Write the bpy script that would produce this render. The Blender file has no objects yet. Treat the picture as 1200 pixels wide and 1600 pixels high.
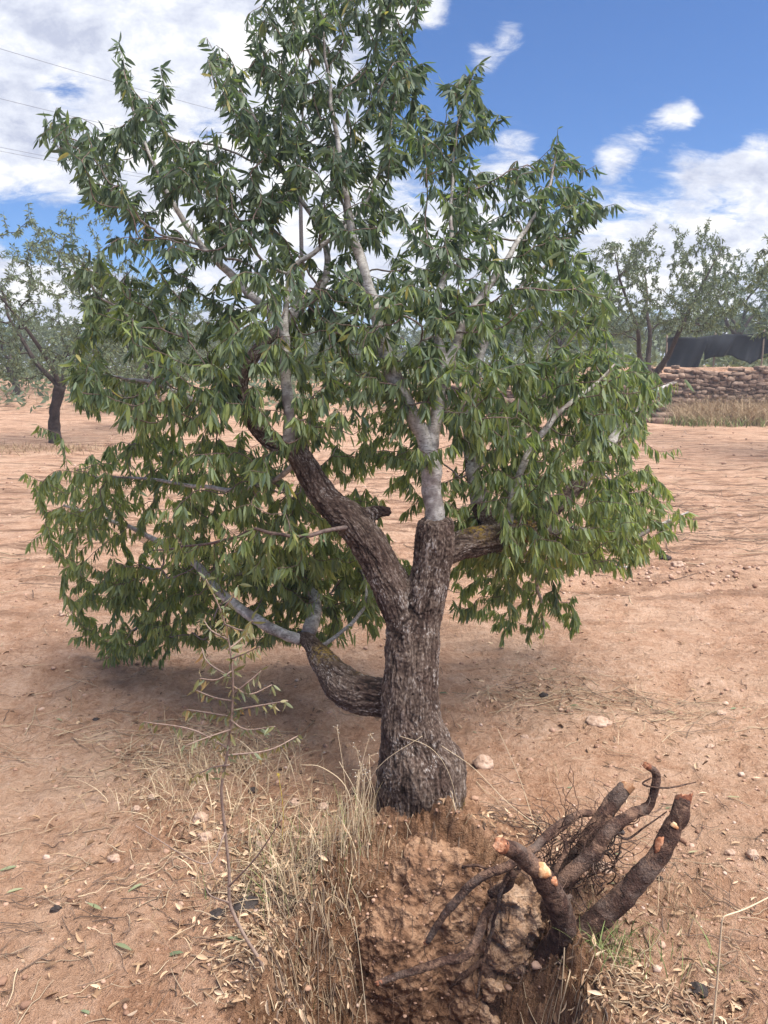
import bpy, math, random
import numpy as np
from mathutils import Vector

# ------------------------------------------------------------------ camera, sky, sun
SC = bpy.context.scene
COL = SC.collection
F = 1200.0; W, H = 1200.0, 1600.0
CAMZ = 1.6
PITCH = math.radians(10.76)
R_ = math.radians

cam_d = bpy.data.cameras.new('camera'); cam = bpy.data.objects.new('camera', cam_d); COL.objects.link(cam)
cam.location = (0, 0, CAMZ); cam.rotation_euler = (math.pi/2 - PITCH, 0, 0)
cam_d.sensor_fit = 'VERTICAL'; cam_d.sensor_height = 36.0; cam_d.lens = 36.0*F/H
cam_d.clip_start = 0.05; cam_d.clip_end = 3000
SC.camera = cam
SC.view_settings.view_transform = 'Standard'; SC.view_settings.look = 'None'
SC.view_settings.gamma = 1; SC.view_settings.exposure = 1.27

def pdir(px, py):
    cx, cy = (px-W/2)/F, (H/2-py)/F
    c, s = math.cos(PITCH), math.sin(PITCH)
    return np.array([cx, c+cy*s, -s+cy*c])
def P(px, py, d):
    v = pdir(px, py); return np.array([0, 0, CAMZ]) + v*(d/v[1])
def zc_of(p):
    return p[1]*math.cos(PITCH) - (p[2]-CAMZ)*math.sin(PITCH)
def px2m(w, p): return w/F*zc_of(p)

SUN_EL, SUN_AZ = R_(64), R_(118)      # azimuth clockwise from +Y (the way the camera looks)
sd = bpy.data.lights.new('sun', 'SUN'); sun = bpy.data.objects.new('sun', sd); COL.objects.link(sun)
sd.energy = 3.9; sd.angle = R_(58); sd.color = (1.0, 0.95, 0.86)
sv = Vector((math.sin(SUN_AZ)*math.cos(SUN_EL), math.cos(SUN_AZ)*math.cos(SUN_EL), math.sin(SUN_EL)))
sun.rotation_euler = sv.to_track_quat('Z', 'Y').to_euler()

world = bpy.data.worlds.new('World'); SC.world = world; world.use_nodes = True

class NT:
    """small helper around a node tree"""
    def __init__(s, tree): s.t = tree; s.t.nodes.clear()
    def n(s, typ, props=None, **inp):
        nd = s.t.nodes.new(typ)
        for k, v in (props or {}).items(): setattr(nd, k, v)
        for k, v in inp.items():
            key = k.replace('_', ' ')
            if key.startswith('i') and key[1:].isdigit(): sock = nd.inputs[int(key[1:])]
            else: sock = nd.inputs[key]
            s.set(sock, v)
        return nd
    def set(s, sock, v):
        if isinstance(v, bpy.types.NodeSocket): s.t.links.new(v, sock)
        elif isinstance(v, bpy.types.Node): s.t.links.new(v.outputs[0], sock)
        else: sock.default_value = v
    def m(s, op, a, b=0.0, c=0.0, clamp=False):
        return s.n('ShaderNodeMath', dict(operation=op, use_clamp=clamp), i0=a, i1=b, i2=c).outputs[0]
    def noise(s, vec, scale, detail=5, rough=0.55, dist=0.0):
        nd = s.n('ShaderNodeTexNoise', None, Scale=scale, Detail=detail, Roughness=rough, Distortion=dist)
        if vec is not None: s.set(nd.inputs['Vector'], vec)
        return nd.outputs[0]
    def ramp(s, fac, stops, interp='LINEAR'):
        nd = s.n('ShaderNodeValToRGB', None, Fac=fac); cr = nd.color_ramp; cr.interpolation = interp
        while len(cr.elements) < len(stops): cr.elements.new(0.5)
        for e, (p, c) in zip(cr.elements, stops):
            e.position = p; e.color = (*c, 1) if not isinstance(c, (int, float)) else (c, c, c, 1)
        return nd.outputs[0]
    def mix(s, f, a, b, typ='MIX'):
        nd = s.n('ShaderNodeMix', dict(data_type='RGBA', blend_type=typ))
        s.set(nd.inputs[0], f)
        for sock, v in ((nd.inputs[6], a), (nd.inputs[7], b)):
            s.set(sock, (*v, 1) if isinstance(v, tuple) and len(v) == 3 else v)
        return nd.outputs[2]
    def maprange(s, v, a, b, c=0.0, d=1.0, smooth=False):
        return s.n('ShaderNodeMapRange', dict(interpolation_type='SMOOTHSTEP' if smooth else 'LINEAR'), i0=v, i1=a, i2=b, i3=c, i4=d).outputs[0]
    def vscale(s, vec, xyz):
        return s.n('ShaderNodeVectorMath', dict(operation='MULTIPLY'), i0=vec, i1=xyz).outputs[0]

def make_world():
    t = NT(world.node_tree)
    sky = t.n('ShaderNodeTexSky', dict(sky_type='NISHITA', sun_disc=False, sun_elevation=SUN_EL, sun_rotation=SUN_AZ,
                                       air_density=1.0, dust_density=0.6, ozone_density=2.5, altitude=600))
    tc = t.n('ShaderNodeTexCoord').outputs['Generated']
    sep = t.n('ShaderNodeSeparateXYZ', None, i0=tc)
    zz = t.m('MAXIMUM', sep.outputs[2], 0.0)
    den = t.m('ADD', zz, 0.42)
    comb = t.n('ShaderNodeCombineXYZ', None, i0=t.m('DIVIDE', sep.outputs[0], den), i1=t.m('DIVIDE', sep.outputs[1], den), i2=0.0).outputs[0]
    n1 = t.noise(t.vscale(comb, (0.8, 1.7, 1.0)), 5.0, 9, 0.58, 0.15)
    n2 = t.noise(t.vscale(comb, (0.8, 1.5, 1.0)), 15.0, 9, 0.72, 0.5)
    base = t.m('ADD', t.m('MULTIPLY', n1, 0.85), t.m('MULTIPLY', n2, 0.75))
    # cloud banks and clear patches, each a place in the sky: (pixel x, y, radius in px, weight)
    blobs = [(120, 120, 190, .30), (-200, 200, 300, .25), (370, 60, 110, .28), (520, 230, 90, .12), (672, 12, 18, .45), (610, 15, 22, .30), (800, 58, 20, .45), (768, 100, 20, .50), (740, 75, 14, .2), (1040, 180, 24, .50), (1078, 168, 20, .45), (990, 212, 24, .42), (940, 228, 18, .40),
             (1180, 245, 32, .40), (1080, 268, 30, .42), (960, 262, 20, .30), (820, 235, 28, .50), (760, 240, 26, .30), (950, 375, 58, .36), (1130, 375, 60, .33), (1300, 370, 100, .35), (760, 380, 76, .35), (560, 380, 100, .28), (400, 400, 80, .2), (1050, 450, 90, .25), (800, 450, 90, .2),
             (150, 270, 60, .15), (110, 150, 34, -.32), (40, 368, 32, -.75), (150, 368, 36, -.75), (230, 400, 26, -.4), (320, 200, 24, -.35), (930, 40, 150, -.34), (1150, 60, 130, -.34), (700, 190, 50, -.35), (1130, 222, 13, -.22), (880, 160, 60, -.2),
             (130, 430, 34, .45), (30, 430, 30, .4), (600, -600, 300, .1), (-900, 0, 400, .25), (1900, 300, 300, .1), (600, -1500, 500, .2)]
    acc = None
    for (x, y, r, w) in blobs:
        v = pdir(x, y); v = v/np.linalg.norm(v)
        dot = t.n('ShaderNodeVectorMath', dict(operation='DOT_PRODUCT'), i0=tc, i1=tuple(v)).outputs['Value']
        e = t.m('EXPONENT', t.m('MULTIPLY', t.m('SUBTRACT', dot, 1.0), 1.0/(r/F)**2))
        e = t.m('MULTIPLY', e, w)
        acc = e if acc is None else t.m('ADD', acc, e)
    hz = t.maprange(sep.outputs[2], 0.0, 0.12, 0.14, 0.0)
    val = t.m('ADD', t.m('ADD', base, acc), hz)
    mask = t.maprange(val, 0.95, 1.30, 0.0, 1.0, True)
    shade = t.noise(comb, 8.0, 8, 0.66, 0.2)
    ccol = t.ramp(shade, [(0.34, (0.52, 0.56, 0.70)), (0.5, (0.80, 0.83, 0.92)), (0.60, (1.06, 1.04, 1.02))])
    bg1 = t.n('ShaderNodeBackground', None, Color=sky, Strength=0.047)
    tint = t.mix(1.0, sky.outputs[0], (0.60, 0.92, 1.36), 'MULTIPLY')
    t.set(bg1.inputs[0], tint)
    bg2 = t.n('ShaderNodeBackground', None, Color=ccol, Strength=0.475)
    mx = t.n('ShaderNodeMixShader', None, i0=mask, i1=bg1.outputs[0], i2=bg2.outputs[0])
    out = t.n('ShaderNodeOutputWorld'); t.t.links.new(mx.outputs[0], out.inputs[0])
make_world()
SC.cycles.use_denoising = True
SC.cycles.max_bounces = 6; SC.cycles.diffuse_bounces = 3; SC.cycles.transmission_bounces = 3; SC.cycles.transparent_max_bounces = 4
world.cycles.sampling_method = 'MANUAL'; world.cycles.sample_map_resolution = 1024

rng = np.random.default_rng(11)
random.seed(5)

# ------------------------------------------------------------------ numpy noise
_perm = np.random.default_rng(3).permutation(512)
_perm = np.concatenate([_perm, _perm, _perm])
_grad = np.random.default_rng(4).normal(size=(512, 3)); _grad /= np.linalg.norm(_grad, axis=1)[:, None]
def pn(x, y, z=0.0):
    x, y, z = np.broadcast_arrays(np.asarray(x, float), np.asarray(y, float), np.asarray(z, float))
    xi, yi, zi = np.floor(x).astype(int), np.floor(y).astype(int), np.floor(z).astype(int)
    xf, yf, zf = x-xi, y-yi, z-zi
    u, v, w = [t*t*t*(t*(t*6-15)+10) for t in (xf, yf, zf)]
    def g(a, b, c):
        h = _perm[_perm[_perm[(xi+a) & 511] + ((yi+b) & 511)] % 512 + ((zi+c) & 511)] % 512
        gr = _grad[h]; return gr[..., 0]*(xf-a)+gr[..., 1]*(yf-b)+gr[..., 2]*(zf-c)
    def L(a, b, t): return a+(b-a)*t
    return 1.5*L(L(L(g(0,0,0), g(1,0,0), u), L(g(0,1,0), g(1,1,0), u), v), L(L(g(0,0,1), g(1,0,1), u), L(g(0,1,1), g(1,1,1), u), v), w)
def fbm(x, y, z=0.0, o=4, rough=.5):
    s = 0; a = 1.0; f = 1.0
    for i in range(o):
        s = s+a*pn(x*f+i*17.3, y*f+i*5.1, z*f if not np.isscalar(z) else z+i*3.7); a *= rough; f *= 2.03
    return s
def sstep(a, b, x):
    t = np.clip((x-a)/(b-a), 0, 1); return t*t*(3-2*t)

# ------------------------------------------------------------------ object helpers
def props(o, label=None, cat=None, group=None, kind=None):
    for k, v in (('label', label), ('category', cat), ('group', group), ('kind', kind)):
        if v: o[k] = v
    return o
def empty(name, loc, label, cat, group=None):
    o = bpy.data.objects.new(name, None); COL.objects.link(o); o.location = tuple(map(float, loc)); o.empty_display_size = .1
    return props(o, label, cat, group)
def mesh_data(name, V, faces, attrs=None, smooth=True):
    """faces: list of int arrays (n,k)"""
    me = bpy.data.meshes.new(name)
    V = np.asarray(V, np.float32)
    faces = [np.asarray(f) for f in faces if len(f)]
    loops = np.concatenate([f.ravel() for f in faces]); sizes = np.concatenate([np.full(len(f), f.shape[1]) for f in faces])
    me.vertices.add(len(V)); me.vertices.foreach_set('co', V.ravel())
    me.loops.add(len(loops)); me.loops.foreach_set('vertex_index', loops.astype(np.int32))
    me.polygons.add(len(sizes)); st = np.concatenate([[0], np.cumsum(sizes)[:-1]])
    me.polygons.foreach_set('loop_start', st.astype(np.int32))
    me.update(calc_edges=True)
    me.polygons.foreach_set('use_smooth', np.full(len(sizes), smooth))
    for k, a in (attrs or {}).items():
        a = np.asarray(a, np.float32)
        if a.ndim == 1:
            at = me.attributes.new(k, 'FLOAT', 'POINT'); at.data.foreach_set('value', a)
        else:
            at = me.attributes.new(k, 'FLOAT_VECTOR', 'POINT'); at.data.foreach_set('vector', a.ravel())
    me.validate()
    return me
def obj(name, me, mat=None, parent=None, origin=None):
    if origin is not None:
        n = len(me.vertices); co = np.empty(n*3, np.float32); me.vertices.foreach_get('co', co)
        co = (co.reshape(-1, 3)-np.asarray(origin, np.float32)).ravel(); me.vertices.foreach_set('co', co)
    o = bpy.data.objects.new(name, me); COL.objects.link(o)
    if mat: me.materials.clear(); me.materials.append(mat)
    if origin is not None: o.location = tuple(map(float, origin))
    if parent is not None:
        o.parent = parent
        if origin is None: o.location = (-parent.location[0], -parent.location[1], -parent.location[2]) if parent.parent is None and parent.type == 'EMPTY' else (0, 0, 0)
    return o

class MB:
    """accumulates geometry for one mesh"""
    def __init__(s): s.V = []; s.F = {3: [], 4: []}; s.A = {}; s.n = 0; s.extra = []
    def add(s, V, faces, **attrs):
        V = np.asarray(V, float)
        for f in faces:
            f = np.asarray(f)
            if len(f) == 0: continue
            s.F.setdefault(f.shape[1], []).append(f+s.n)
        s.V.append(V); s.n += len(V)
        for k, a in attrs.items():
            s.A.setdefault(k, []).append(np.full(len(V), a) if np.isscalar(a) else np.asarray(a))
    def mesh(s, name, smooth=True):
        V = np.concatenate(s.V); F_ = [np.concatenate(f) for f in s.F.values() if f]
        return mesh_data(name, V, F_, {k: np.concatenate(a) for k, a in s.A.items()}, smooth)

def frames(Pt):
    T = np.gradient(Pt, axis=0); T /= np.linalg.norm(T, axis=1)[:, None]+1e-12
    N = np.zeros_like(T)
    a = np.array([0, 0, 1.0]) if abs(T[0, 2]) < .9 else np.array([1.0, 0, 0])
    n = np.cross(T[0], a); n /= np.linalg.norm(n); N[0] = n
    for i in range(1, len(T)):
        n = N[i-1]-T[i]*np.dot(N[i-1], T[i]); n /= np.linalg.norm(n)+1e-12; N[i] = n
    return T, N, np.cross(T, N)
def spline(C, step):
    """Catmull-Rom through rows of C (xyz + any extra columns), resampled"""
    C = np.asarray(C, float)
    if len(C) == 2: C = np.array([C[0], (C[0]+C[1])/2, C[1]])
    E = np.vstack([2*C[0]-C[1], C, 2*C[-1]-C[-2]]); out = []
    for i in range(1, len(E)-2):
        p0, p1, p2, p3 = E[i-1], E[i], E[i+1], E[i+2]
        k = max(1, int(np.ceil(np.linalg.norm((p2-p1)[:3])/step)))
        for t in np.arange(k)/k:
            out.append(.5*((2*p1)+(-p0+p2)*t+(2*p0-5*p1+4*p2-p3)*t*t+(-p0+3*p1-3*p2+p3)*t**3))
    out.append(E[-2]); return np.array(out)
def tube(mb, Pt, Rr, sides, cap=True, wob=0.0, **attrs):
    T, N, B = frames(Pt); n = len(Pt)
    th = np.arange(sides)/sides*2*np.pi
    off = (np.cos(th)[None, :, None]*N[:, None]+np.sin(th)[None, :, None]*B[:, None])
    rr = np.repeat(np.asarray(Rr, float)[:, None], sides, 1)
    V = Pt[:, None]+off*rr[..., None]
    if wob:
        q = V/np.maximum(np.mean(Rr), 1e-4)*0.8
        rr2 = rr*(1+wob*fbm(q[..., 0], q[..., 1], q[..., 2], 3)); V = Pt[:, None]+off*rr2[..., None]
    V = V.reshape(-1, 3); i = np.arange(n-1)[:, None]*sides; j = np.arange(sides)[None]; j2 = (j+1) % sides
    q = np.stack([i+j, i+j2, i+sides+j2, i+sides+j], -1).reshape(-1, 4)
    fs = [q]
    if cap:
        V = np.vstack([V, Pt[:1]-T[:1]*Rr[0]*.3, Pt[-1:]+T[-1:]*Rr[-1]*.3]); a, b = n*sides, n*sides+1
        jj = np.arange(sides); fs.append(np.stack([np.full(sides, a), (jj+1) % sides, jj], -1)); base = (n-1)*sides
        fs.append(np.stack([np.full(sides, b), base+jj, base+(jj+1) % sides], -1))
    at = {}
    for k, v in attrs.items():
        if np.isscalar(v): at[k] = np.full(len(V), float(v))
        else:
            w = np.repeat(np.asarray(v, float), sides)
            if cap: w = np.concatenate([w, [v[0], v[-1]]])
            at[k] = w
    mb.add(V, fs, **at)

# ------------------------------------------------------------------ materials
def new_mat(name):
    m = bpy.data.materials.new(name); m.use_nodes = True
    t = NT(m.node_tree); out = t.n('ShaderNodeOutputMaterial'); return m, t, out
def attr(t, name, col=False):
    nd = t.n('ShaderNodeAttribute', dict(attribute_name=name)); return nd.outputs['Vector'] if col else nd.outputs['Fac']
def principled(t, out, color, rough=.8, normal=None, spec=.3):
    b = t.n('ShaderNodeBsdfPrincipled'); t.set(b.inputs['Base Color'], (*color, 1) if isinstance(color, tuple) else color)
    t.set(b.inputs['Roughness'], rough); b.inputs['Specular IOR Level'].default_value = spec
    if normal is not None: t.set(b.inputs['Normal'], normal)
    t.t.links.new(b.outputs[0], out.inputs[0]); return b
def bump(t, h, strength, dist, normal=None):
    nd = t.n('ShaderNodeBump', None, Height=h, Strength=strength, Distance=dist)
    if normal is not None: t.set(nd.inputs['Normal'], normal)
    return nd.outputs[0]

def leaf_mat(name, cols, transl=.42, under=1.25, rough=.56):
    m, t, out = new_mat(name)
    r = attr(t, 'rnd'); c = t.ramp(r, cols)
    geo = t.n('ShaderNodeNewGeometry')
    c2 = t.mix(t.m('MULTIPLY', geo.outputs['Backfacing'], .55), c, (0.22, 0.27, 0.18))
    b = t.n('ShaderNodeBsdfPrincipled'); t.set(b.inputs['Base Color'], c2); b.inputs['Roughness'].default_value = rough
    b.inputs['Specular IOR Level'].default_value = .3
    tr = t.n('ShaderNodeBsdfTranslucent'); t.set(tr.inputs[0], t.mix(1.0, c, (1.4, 1.5, .75), 'MULTIPLY'))
    mx = t.n('ShaderNodeMixShader', None, i0=transl, i1=b.outputs[0], i2=tr.outputs[0]); t.t.links.new(mx.outputs[0], out.inputs[0])
    return m
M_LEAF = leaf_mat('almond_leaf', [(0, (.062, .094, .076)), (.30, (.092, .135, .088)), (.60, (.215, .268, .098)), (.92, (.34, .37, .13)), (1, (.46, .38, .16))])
M_LEAF_OLIVE = leaf_mat('olive_leaf', [(0, (.15, .145, .06)), (.5, (.24, .215, .09)), (.8, (.33, .25, .11)), (1, (.42, .24, .13))], .3)
M_LEAF_FAR = leaf_mat('far_leaf', [(0, (.075, .100, .060)), (.5, (.110, .140, .075)), (1, (.19, .205, .10))], .3)
M_LEAF_DARK = leaf_mat('dark_far_leaf', [(0, (.045, .080, .045)), (.5, (.065, .110, .055)), (1, (.10, .145, .07))], .25)

def mat_bark():
    m, t, out = new_mat('old_bark')
    bc = attr(t, 'barkco', True); h = attr(t, 'ridge'); lich = attr(t, 'lichen')
    v1 = t.vscale(bc, (1, 1, .30))
    n1 = t.noise(v1, 60, 6, .65, .6); n2 = t.noise(v1, 220, 4, .6)
    n3 = t.noise(bc, 9, 4, .6)
    hh = t.m('ADD', t.m('MULTIPLY', h, .62), t.m('ADD', t.m('MULTIPLY', n1, .28), t.m('MULTIPLY', n2, .24)))
    c = t.ramp(hh, [(.22, (.016, .011, .009)), (.46, (.060, .039, .030)), (.68, (.125, .087, .067)), (.88, (.26, .21, .175))])
    c = t.mix(t.maprange(n3, .42, .62), c, t.mix(1.0, c, (.72, .66, .66), 'MULTIPLY'))
    vo = t.n('ShaderNodeTexVoronoi', dict(feature='F1'), Scale=85.0); t.set(vo.inputs['Vector'], t.vscale(bc, (1, 1, .55)))
    fl = t.m('MULTIPLY', t.maprange(n2, .53, .60), t.maprange(h, .42, .62))
    fl = t.m('MULTIPLY', t.m('MULTIPLY', fl, t.maprange(t.noise(bc, 14, 3, .6), .48, .60)), .62)
    c = t.mix(fl, c, (.46, .42, .39))
    ln = t.m('MULTIPLY', lich, t.maprange(t.noise(bc, 70, 4, .6), .46, .56))
    c = t.mix(ln, c, (.42, .27, .035))
    grey = t.m('MULTIPLY', attr(t, 'grey'), t.maprange(t.noise(t.vscale(bc, (1, 1, 2.5)), 30, 4, .6), .40, .60))
    c = t.mix(grey, c, (.36, .33, .31))
    hb = t.m('ADD', t.m('MULTIPLY', n1, .7), t.m('MULTIPLY', n2, .4))
    principled(t, out, c, .88, bump(t, hb, 1.0, .014), .2); return m
M_BARK = mat_bark()

def mat_stem():
    """smooth silvery young bark with lenticels and darker patches; twigs (small radius) reddish brown"""
    m, t, out = new_mat('young_bark')
    tc = t.n('ShaderNodeTexCoord').outputs['Object']; rad = attr(t, 'rad')
    n1 = t.noise(tc, 38, 5, .6, .3); n2 = t.noise(t.vscale(tc, (1, 1, 5.0)), 60, 3, .6); n3 = t.noise(tc, 11, 3, .6)
    c = t.ramp(n1, [(.32, (.15, .132, .112)), (.50, (.33, .305, .275)), (.68, (.52, .49, .45))])
    c = t.mix(t.maprange(n2, .58, .66), c, (.09, .07, .065))
    c = t.mix(t.maprange(n3, .52, .66), c, (.15, .12, .11))
    tw = t.ramp(n1, [(.3, (.07, .045, .038)), (.7, (.20, .13, .105))])
    c = t.mix(t.maprange(rad, .0025, .0065), tw, c)
    principled(t, out, c, .6, bump(t, t.m('ADD', n1, n2), .5, .004), .35); return m
M_STEM = mat_stem()

def mat_root():
    m, t, out = new_mat('root_bark')
    tc = t.n('ShaderNodeTexCoord').outputs['Object']
    n1 = t.noise(tc, 40, 6, .65, .4); n2 = t.noise(tc, 150, 4, .6); n3 = t.noise(tc, 10, 4, .6)
    c = t.ramp(n1, [(.30, (.022, .011, .008)), (.52, (.078, .038, .027)), (.72, (.160, .088, .062))])
    c = t.mix(t.m('MULTIPLY', t.maprange(n3, .50, .64), .75), c, (.185, .135, .11))
    c = t.mix(t.maprange(n2, .64, .72), c, (.26, .215, .19))
    dust = t.m('MULTIPLY', t.maprange(t.noise(tc, 13, 6, .72, .5), .50, .60), .72)
    c = t.mix(dust, c, (.30, .175, .115))
    principled(t, out, c, .8, bump(t, t.m('ADD', t.m('MULTIPLY', n1, 1.3), t.m('MULTIPLY', n2, 1.2)), 1.0, .012), .3); return m
M_ROOT = mat_root()
def mat_cut(name, a, b, c3):
    m, t, out = new_mat(name)
    tc = t.n('ShaderNodeTexCoord').outputs['Object']
    n1 = t.noise(tc, 30, 5, .6); n2 = t.noise(tc, 160, 4, .6)
    rg = attr(t, 'ringr'); wv = t.m('SINE', t.m('ADD', t.m('MULTIPLY', rg, 46.0), t.m('MULTIPLY', n1, 9.0)))
    c = t.ramp(t.m('ADD', t.m('ADD', t.m('MULTIPLY', n1, .62), t.m('MULTIPLY', n2, .3)), t.m('MULTIPLY', wv, .045)), [(.36, a), (.5, b), (.62, c3)])
    c = t.mix(t.maprange(rg, .84, .97), c, t.mix(1.0, c, (.45, .36, .34), 'MULTIPLY'))
    principled(t, out, c, .6, bump(t, n2, .6, .003), .35); return m
M_CUT = mat_cut('orange_cut_wood', (.26, .090, .042), (.46, .200, .100), (.66, .42, .28))
M_CUTPALE = mat_cut('pale_cut_wood', (.50, .23, .10), (.66, .42, .22), (.74, .56, .36))

def mat_ground():
    m, t, out = new_mat('red_earth')
    tc = t.n('ShaderNodeTexCoord').outputs['Object']
    sep = t.n('ShaderNodeSeparateXYZ', None, i0=tc)
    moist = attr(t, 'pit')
    big = t.noise(tc, .55, 5, .6, .4); mid = t.noise(tc, 5.5, 6, .62, .3); fine = t.noise(tc, 42, 6, .68); grit = t.noise(tc, 210, 3, .6)
    streak = t.noise(t.vscale(tc, (.45, 2.3, 1)), 2.2, 7, .7, .5)
    streak2 = t.noise(t.vscale(tc, (.5, 3.2, 1)), 7.5, 5, .7, .4)
    v = t.m('ADD', t.m('ADD', t.m('MULTIPLY', mid, .40), t.m('MULTIPLY', fine, .38)), t.m('MULTIPLY', grit, .24))
    c = t.ramp(v, [(.35, (.255, .130, .076)), (.45, (.460, .265, .166)), (.53, (.585, .368, .248)), (.64, (.740, .515, .378))])
    c = t.mix(t.m('MULTIPLY', t.maprange(big, .42, .62), .5), c, t.mix(1.0, c, (.84, .76, .72), 'MULTIPLY'))
    c = t.mix(t.m('MULTIPLY', t.maprange(t.noise(tc, 1.3, 5, .6), .50, .66), .40), c, (.68, .48, .345))
    far = t.maprange(sep.outputs[1], 3.2, 7.0)
    sk = t.m('MULTIPLY', t.m('MULTIPLY', t.maprange(streak, .50, .61), far), .85)
    c = t.mix(sk, c, (.17, .095, .060))
    sk2 = t.m('MULTIPLY', t.m('MULTIPLY', t.maprange(streak2, .53, .64), far), .65)
    c = t.mix(sk2, c, (.20, .115, .075))
    c = t.mix(t.m('MULTIPLY', t.m('MULTIPLY', t.maprange(streak, .50, .38), far), .45), c, (.56, .37, .27))
    c = t.mix(t.m('MULTIPLY', attr(t, 'near_dark'), .50), c, t.mix(1.0, c, (.74, .66, .60), 'MULTIPLY'))  # ground darker and redder around the tree and pit
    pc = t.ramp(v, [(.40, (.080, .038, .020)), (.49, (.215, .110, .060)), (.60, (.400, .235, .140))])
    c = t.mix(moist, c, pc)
    crust = t.n('ShaderNodeTexVoronoi', dict(feature='DISTANCE_TO_EDGE'), Scale=16.0); t.set(crust.inputs['Vector'], t.n('ShaderNodeVectorMath', dict(operation='ADD'), i0=tc, i1=t.vscale(t.n('ShaderNodeTexNoise', None, Scale=14.0, Detail=4.0).outputs[1], (.09, .09, .0))).outputs[0])
    ck = t.m('MULTIPLY', t.maprange(crust.outputs[0], .05, .0), t.maprange(t.noise(tc, 2.6, 3, .6), .50, .62))
    c = t.mix(t.m('MULTIPLY', ck, .5), c, (.17, .09, .055))
    # scattered dark crumbs of organic matter
    cr = t.m('MULTIPLY', t.maprange(t.noise(tc, 75, 3, .5), .64, .70), t.maprange(t.noise(tc, 4, 3, .6), .45, .6))
    c = t.mix(t.m('MULTIPLY', cr, .8), c, (.06, .04, .03))
    hb = t.m('ADD', t.m('ADD', t.m('MULTIPLY', mid, 1.5), t.m('MULTIPLY', fine, 1.2)), t.m('MULTIPLY', grit, .5))
    principled(t, out, c, .95, bump(t, hb, 1.0, .030), .1); return m
M_GROUND = mat_ground()
def mat_simple(name, stops, scale=12, rough=.85, bs=.5, bd=.01, attrname=None, spec=.2):
    m, t, out = new_mat(name)
    tc = t.n('ShaderNodeTexCoord').outputs['Object']
    n = t.noise(tc, scale, 5, .62, .3); n2 = t.noise(tc, scale*5, 4, .6)
    f = t.m('ADD', t.m('MULTIPLY', n, .7), t.m('MULTIPLY', n2, .3))
    if attrname: f = t.m('ADD', t.m('MULTIPLY', f, .35), t.m('MULTIPLY', attr(t, attrname), .65))
    c = t.ramp(f, stops)
    principled(t, out, c, rough, bump(t, t.m('ADD', n, n2), bs, bd), spec); return m
M_CLOD = mat_simple('pale_clod_soil', [(.34, (.20, .11, .062)), (.5, (.38, .23, .14)), (.64, (.55, .38, .26))], 14, .95, 1.0, .014)
M_SOIL = mat_simple('torn_soil', [(.34, (.070, .035, .020)), (.48, (.195, .104, .060)), (.62, (.345, .210, .130))], 11, .95, 1.0, .016)
M_STONE = mat_simple('field_stone', [(.36, (.28, .175, .12)), (.5, (.44, .30, .22)), (.64, (.56, .42, .33))], 22, .85, .6, .006)
M_GRAVEL = mat_simple('gravel', [(.1, (.14, .075, .05)), (.4, (.34, .20, .135)), (.75, (.46, .30, .22)), (.95, (.62, .52, .45))], 20, .9, .5, .006, 'rnd')
M_DARKLUMP = mat_simple('dark_lump', [(.36, (.02, .016, .015)), (.6, (.07, .055, .05))], 25, .85, .6, .006)
M_STRAW = mat_simple('dry_straw', [(.1, (.20, .125, .07)), (.40, (.42, .30, .18)), (.75, (.68, .54, .36)), (.97, (.36, .36, .18))], 9, .7, .2, .002, 'rnd')
M_GREENGRASS = mat_simple('green_grass', [(.15, (.11, .16, .045)), (.5, (.20, .25, .085)), (.9, (.38, .36, .17))], 9, .6, .2, .002, 'rnd')
M_LITTER = mat_simple('dead_leaves', [(.1, (.07, .042, .028)), (.35, (.24, .145, .085)), (.6, (.46, .31, .19)), (.9, (.66, .50, .35))], 30, .8, .3, .003, 'rnd')
M_TWIG = mat_simple('dead_twig', [(.1, (.055, .038, .030)), (.42, (.17, .115, .085)), (.75, (.50, .38, .25))], 30, .85, .4, .003, 'rnd')
M_SHOOT = mat_simple('shoot_bark', [(.35, (.16, .105, .085)), (.6, (.32, .23, .18))], 30, .7, .3, .002)
M_FALLEN = leaf_mat('fallen_green_leaf', [(0, (.12, .15, .08)), (.6, (.20, .22, .12)), (1, (.34, .31, .18))], .12)
M_WALL = mat_simple('dry_stone', [(.15, (.17, .105, .075)), (.5, (.31, .205, .15)), (.85, (.46, .33, .25))], 9, .95, 1.0, .05, 'rnd')
M_NET = mat_simple('black_net', [(.3, (.006, .007, .010)), (.7, (.014, .016, .022))], 6, .8, .3, .01)
M_TRUNKFAR = mat_simple('far_bark', [(.35, (.030, .022, .018)), (.6, (.085, .065, .055))], 12, .9, .8, .02)
M_WIRE = mat_simple('wire', [(.3, (.10, .10, .11)), (.7, (.16, .16, .17))], 5)
M_POST = mat_simple('weathered_post', [(.3, (.16, .12, .09)), (.7, (.32, .26, .2))], 8)
M_FLOWER = mat_simple('yellow_petal', [(.3, (.7, .5, .03)), (.7, (.8, .65, .06))], 8)
M_SEED = mat_simple('white_seed_head', [(.3, (.5, .45, .38)), (.7, (.75, .7, .6))], 8)

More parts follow.
